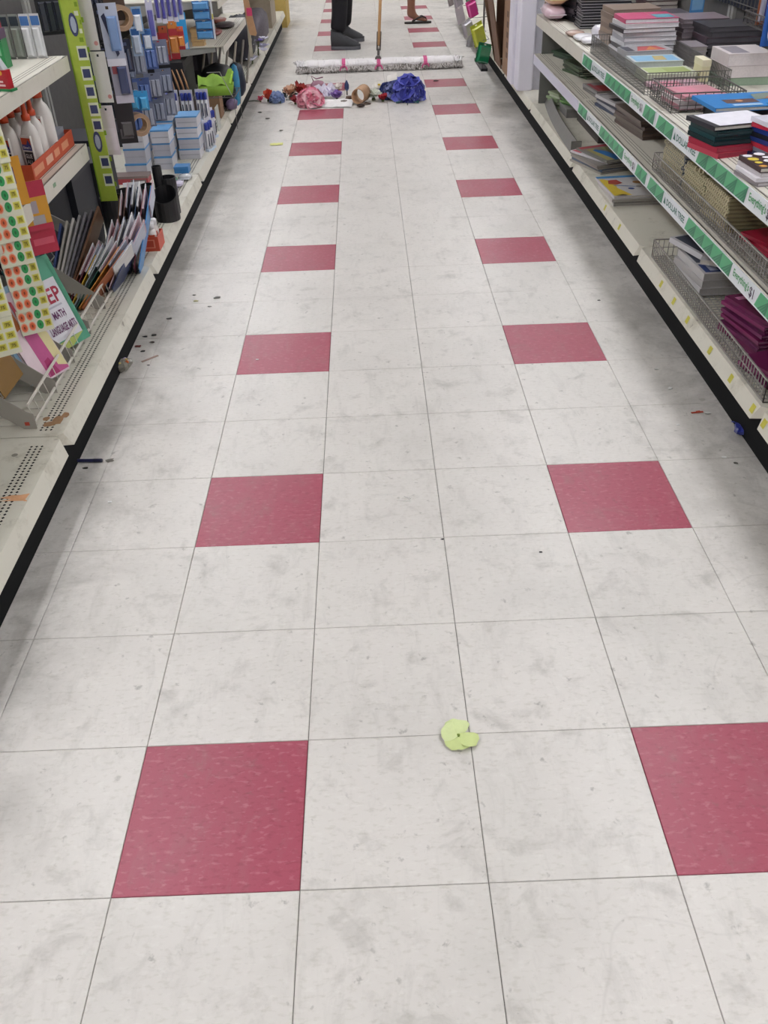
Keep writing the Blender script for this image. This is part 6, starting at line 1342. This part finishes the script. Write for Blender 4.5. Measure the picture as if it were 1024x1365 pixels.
# person in flip-flops
pb = thing('person', 'bare-legged person in brown flip-flops standing past the mop', 'person', (.97, 9.85, 0))
nd = {'pelvis': (.98, 9.86, .92, (.15, .12)), 'belly': (.985, 9.86, 1.08, (.13, .11)), 'chest': (.99, 9.86, 1.28, (.15, .12)), 'neckb': (1.0, 9.86, 1.42, (.07, .07)), 'neck': (1.02, 9.86, 1.51, .055), 'neckt': (1.035, 9.86, 1.59, .053),
      'rs': (.99, 9.69, 1.37, .052), 're': (.97, 9.62, 1.10, .04), 'rwrist': (1.06, 9.62, .90, .026), 'ls': (.99, 10.03, 1.37, .052), 'le': (.97, 10.10, 1.10, .04), 'lwrist': (1.06, 10.10, .90, .026),
      'rh': (.975, 9.79, .86, .082), 'rk': (.985, 9.785, .47, .060), 'rcf': (.968, 9.785, .33, .058), 'rsh': (.972, 9.785, .20, .043), 'ra': (.966, 9.785, .10, .040), 'rheel': (.945, 9.785, .052, (.034, .03)), 'rmid': (1.03, 9.785, .050, (.036, .028)), 'rball': (1.095, 9.785, .036, (.044, .018)),
      'lh': (.98, 9.95, .86, .082), 'lk': (1.06, 9.96, .50, .058), 'lcf': (.90, 9.97, .46, .054), 'la': (.72, 9.98, .45, .038), 'lmid': (.69, 9.98, .36, (.034, .03)), 'lball': (.685, 9.98, .28, (.042, .02))}
ed = [('pelvis','belly'),('belly','chest'),('chest','neckb'),('neckb','neck'),('neck','neckt'),('neckb','rs'),('rs','re'),('re','rwrist'),('neckb','ls'),('ls','le'),('le','lwrist'),('pelvis','rh'),('rh','rk'),('rk','rcf'),('rcf','rsh'),('rsh','ra'),('ra','rheel'),('ra','rmid'),('rmid','rball'),('pelvis','lh'),('lh','lk'),('lk','lcf'),('lcf','la'),('la','lmid'),('lmid','lball')]
for k, (dy, L_, r) in enumerate(((.030, .036, .014), (.010, .040, .010), (-.008, .036, .0095), (-.024, .030, .009), (-.037, .024, .008))):
    nd['t%d' % k] = (1.095+.02, 9.785+dy, .030, r); nd['u%d' % k] = (1.10+L_, 9.785+dy, .026, r*.9); ed += [('rball', 't%d' % k), ('t%d' % k, 'u%d' % k)]
hand(nd, ed, 'r', nd['rwrist'][:3], (.3, 0, -1), (1, .3, 0), (0, 1, 0)); hand(nd, ed, 'l', nd['lwrist'][:3], (.3, 0, -1), (1, -.3, 0), (0, -1, 0))
skin_mesh('body', pb, nd, ed, SKIN_B, 2, 'pelvis')
sh = {'pelvis': (.98, 9.86, .91, (.17, .15)), 'waist': (.98, 9.86, 1.0, (.17, .15)), 'belt': (.98, 9.86, 1.05, (.16, .14)), 'rh': (.977, 9.79, .82, .11), 'rm': (.983, 9.785, .58, .095), 'lh': (.985, 9.95, .82, .11), 'lm': (1.03, 9.955, .62, .092)}
skin_mesh('shorts', pb, sh, [('pelvis','waist'),('waist','belt'),('pelvis','rh'),('rh','rm'),('pelvis','lh'),('lh','lm')], pm('3c4250', .85, .1, 40), 2, 'pelvis')
st = {'hem': (.982, 9.86, .82, (.215, .19)), 'hip': (.982, 9.86, .91, (.205, .18)), 'belly': (.985, 9.86, 1.08, (.195, .165)), 'chest': (.99, 9.86, 1.28, (.20, .165)), 'nb': (.998, 9.86, 1.39, (.125, .11)), 'nt': (1.008, 9.86, 1.48, (.06, .058)), 'rs': (.99, 9.69, 1.37, .068), 'rm': (.98, 9.65, 1.22, .06), 'ls': (.99, 10.03, 1.37, .068), 'lm': (.98, 10.07, 1.22, .06)}
skin_mesh('shirt', pb, st, [('hem','hip'),('hip','belly'),('belly','chest'),('chest','nb'),('nb','nt'),('nb','rs'),('rs','rm'),('nb','ls'),('ls','lm')], pm('7a7f86', .85, .1, 40), 2, 'chest')
head(pb, (1.048, 9.86, 1.625), (1, -.1, 0), SKIN_B, pm('16110e', .8, .2, 80))
FF = pm('2c2624', .6, .2, 30)
def flipflop(P):
    out = [(-.02, .024), (.01, .036), (.07, .034), (.12, .040), (.19, .050), (.235, .044), (.262, .022)]
    ring = out + [(a, -b) for a, b in reversed(out)]
    m = MB(); m.loft([[P(a, b, 0.001) for a, b in ring], [P(a, b, .016) for a, b in ring]], FF); m.build('flip_flop_sole', pb)
    m = MB()
    for e in (-1, 1): m.tube([P(.06, .036*e, .014), P(.11, .046*e, .052), P(.165, .032*e, .066), P(.205, .006, .050), P(.215, .018, .018)], [.006, .0075, .0075, .006, .004], FF, 6)
    m.build('flip_flop_strap', pb, smooth=True)
flipflop(lambda a, b, z: Vector((.918 + a, 9.785 + b, z)))
flipflop(lambda a, b, z: Vector((.735 - z*1.0 - .085 + .0, 9.98 + b, .47 - a)))
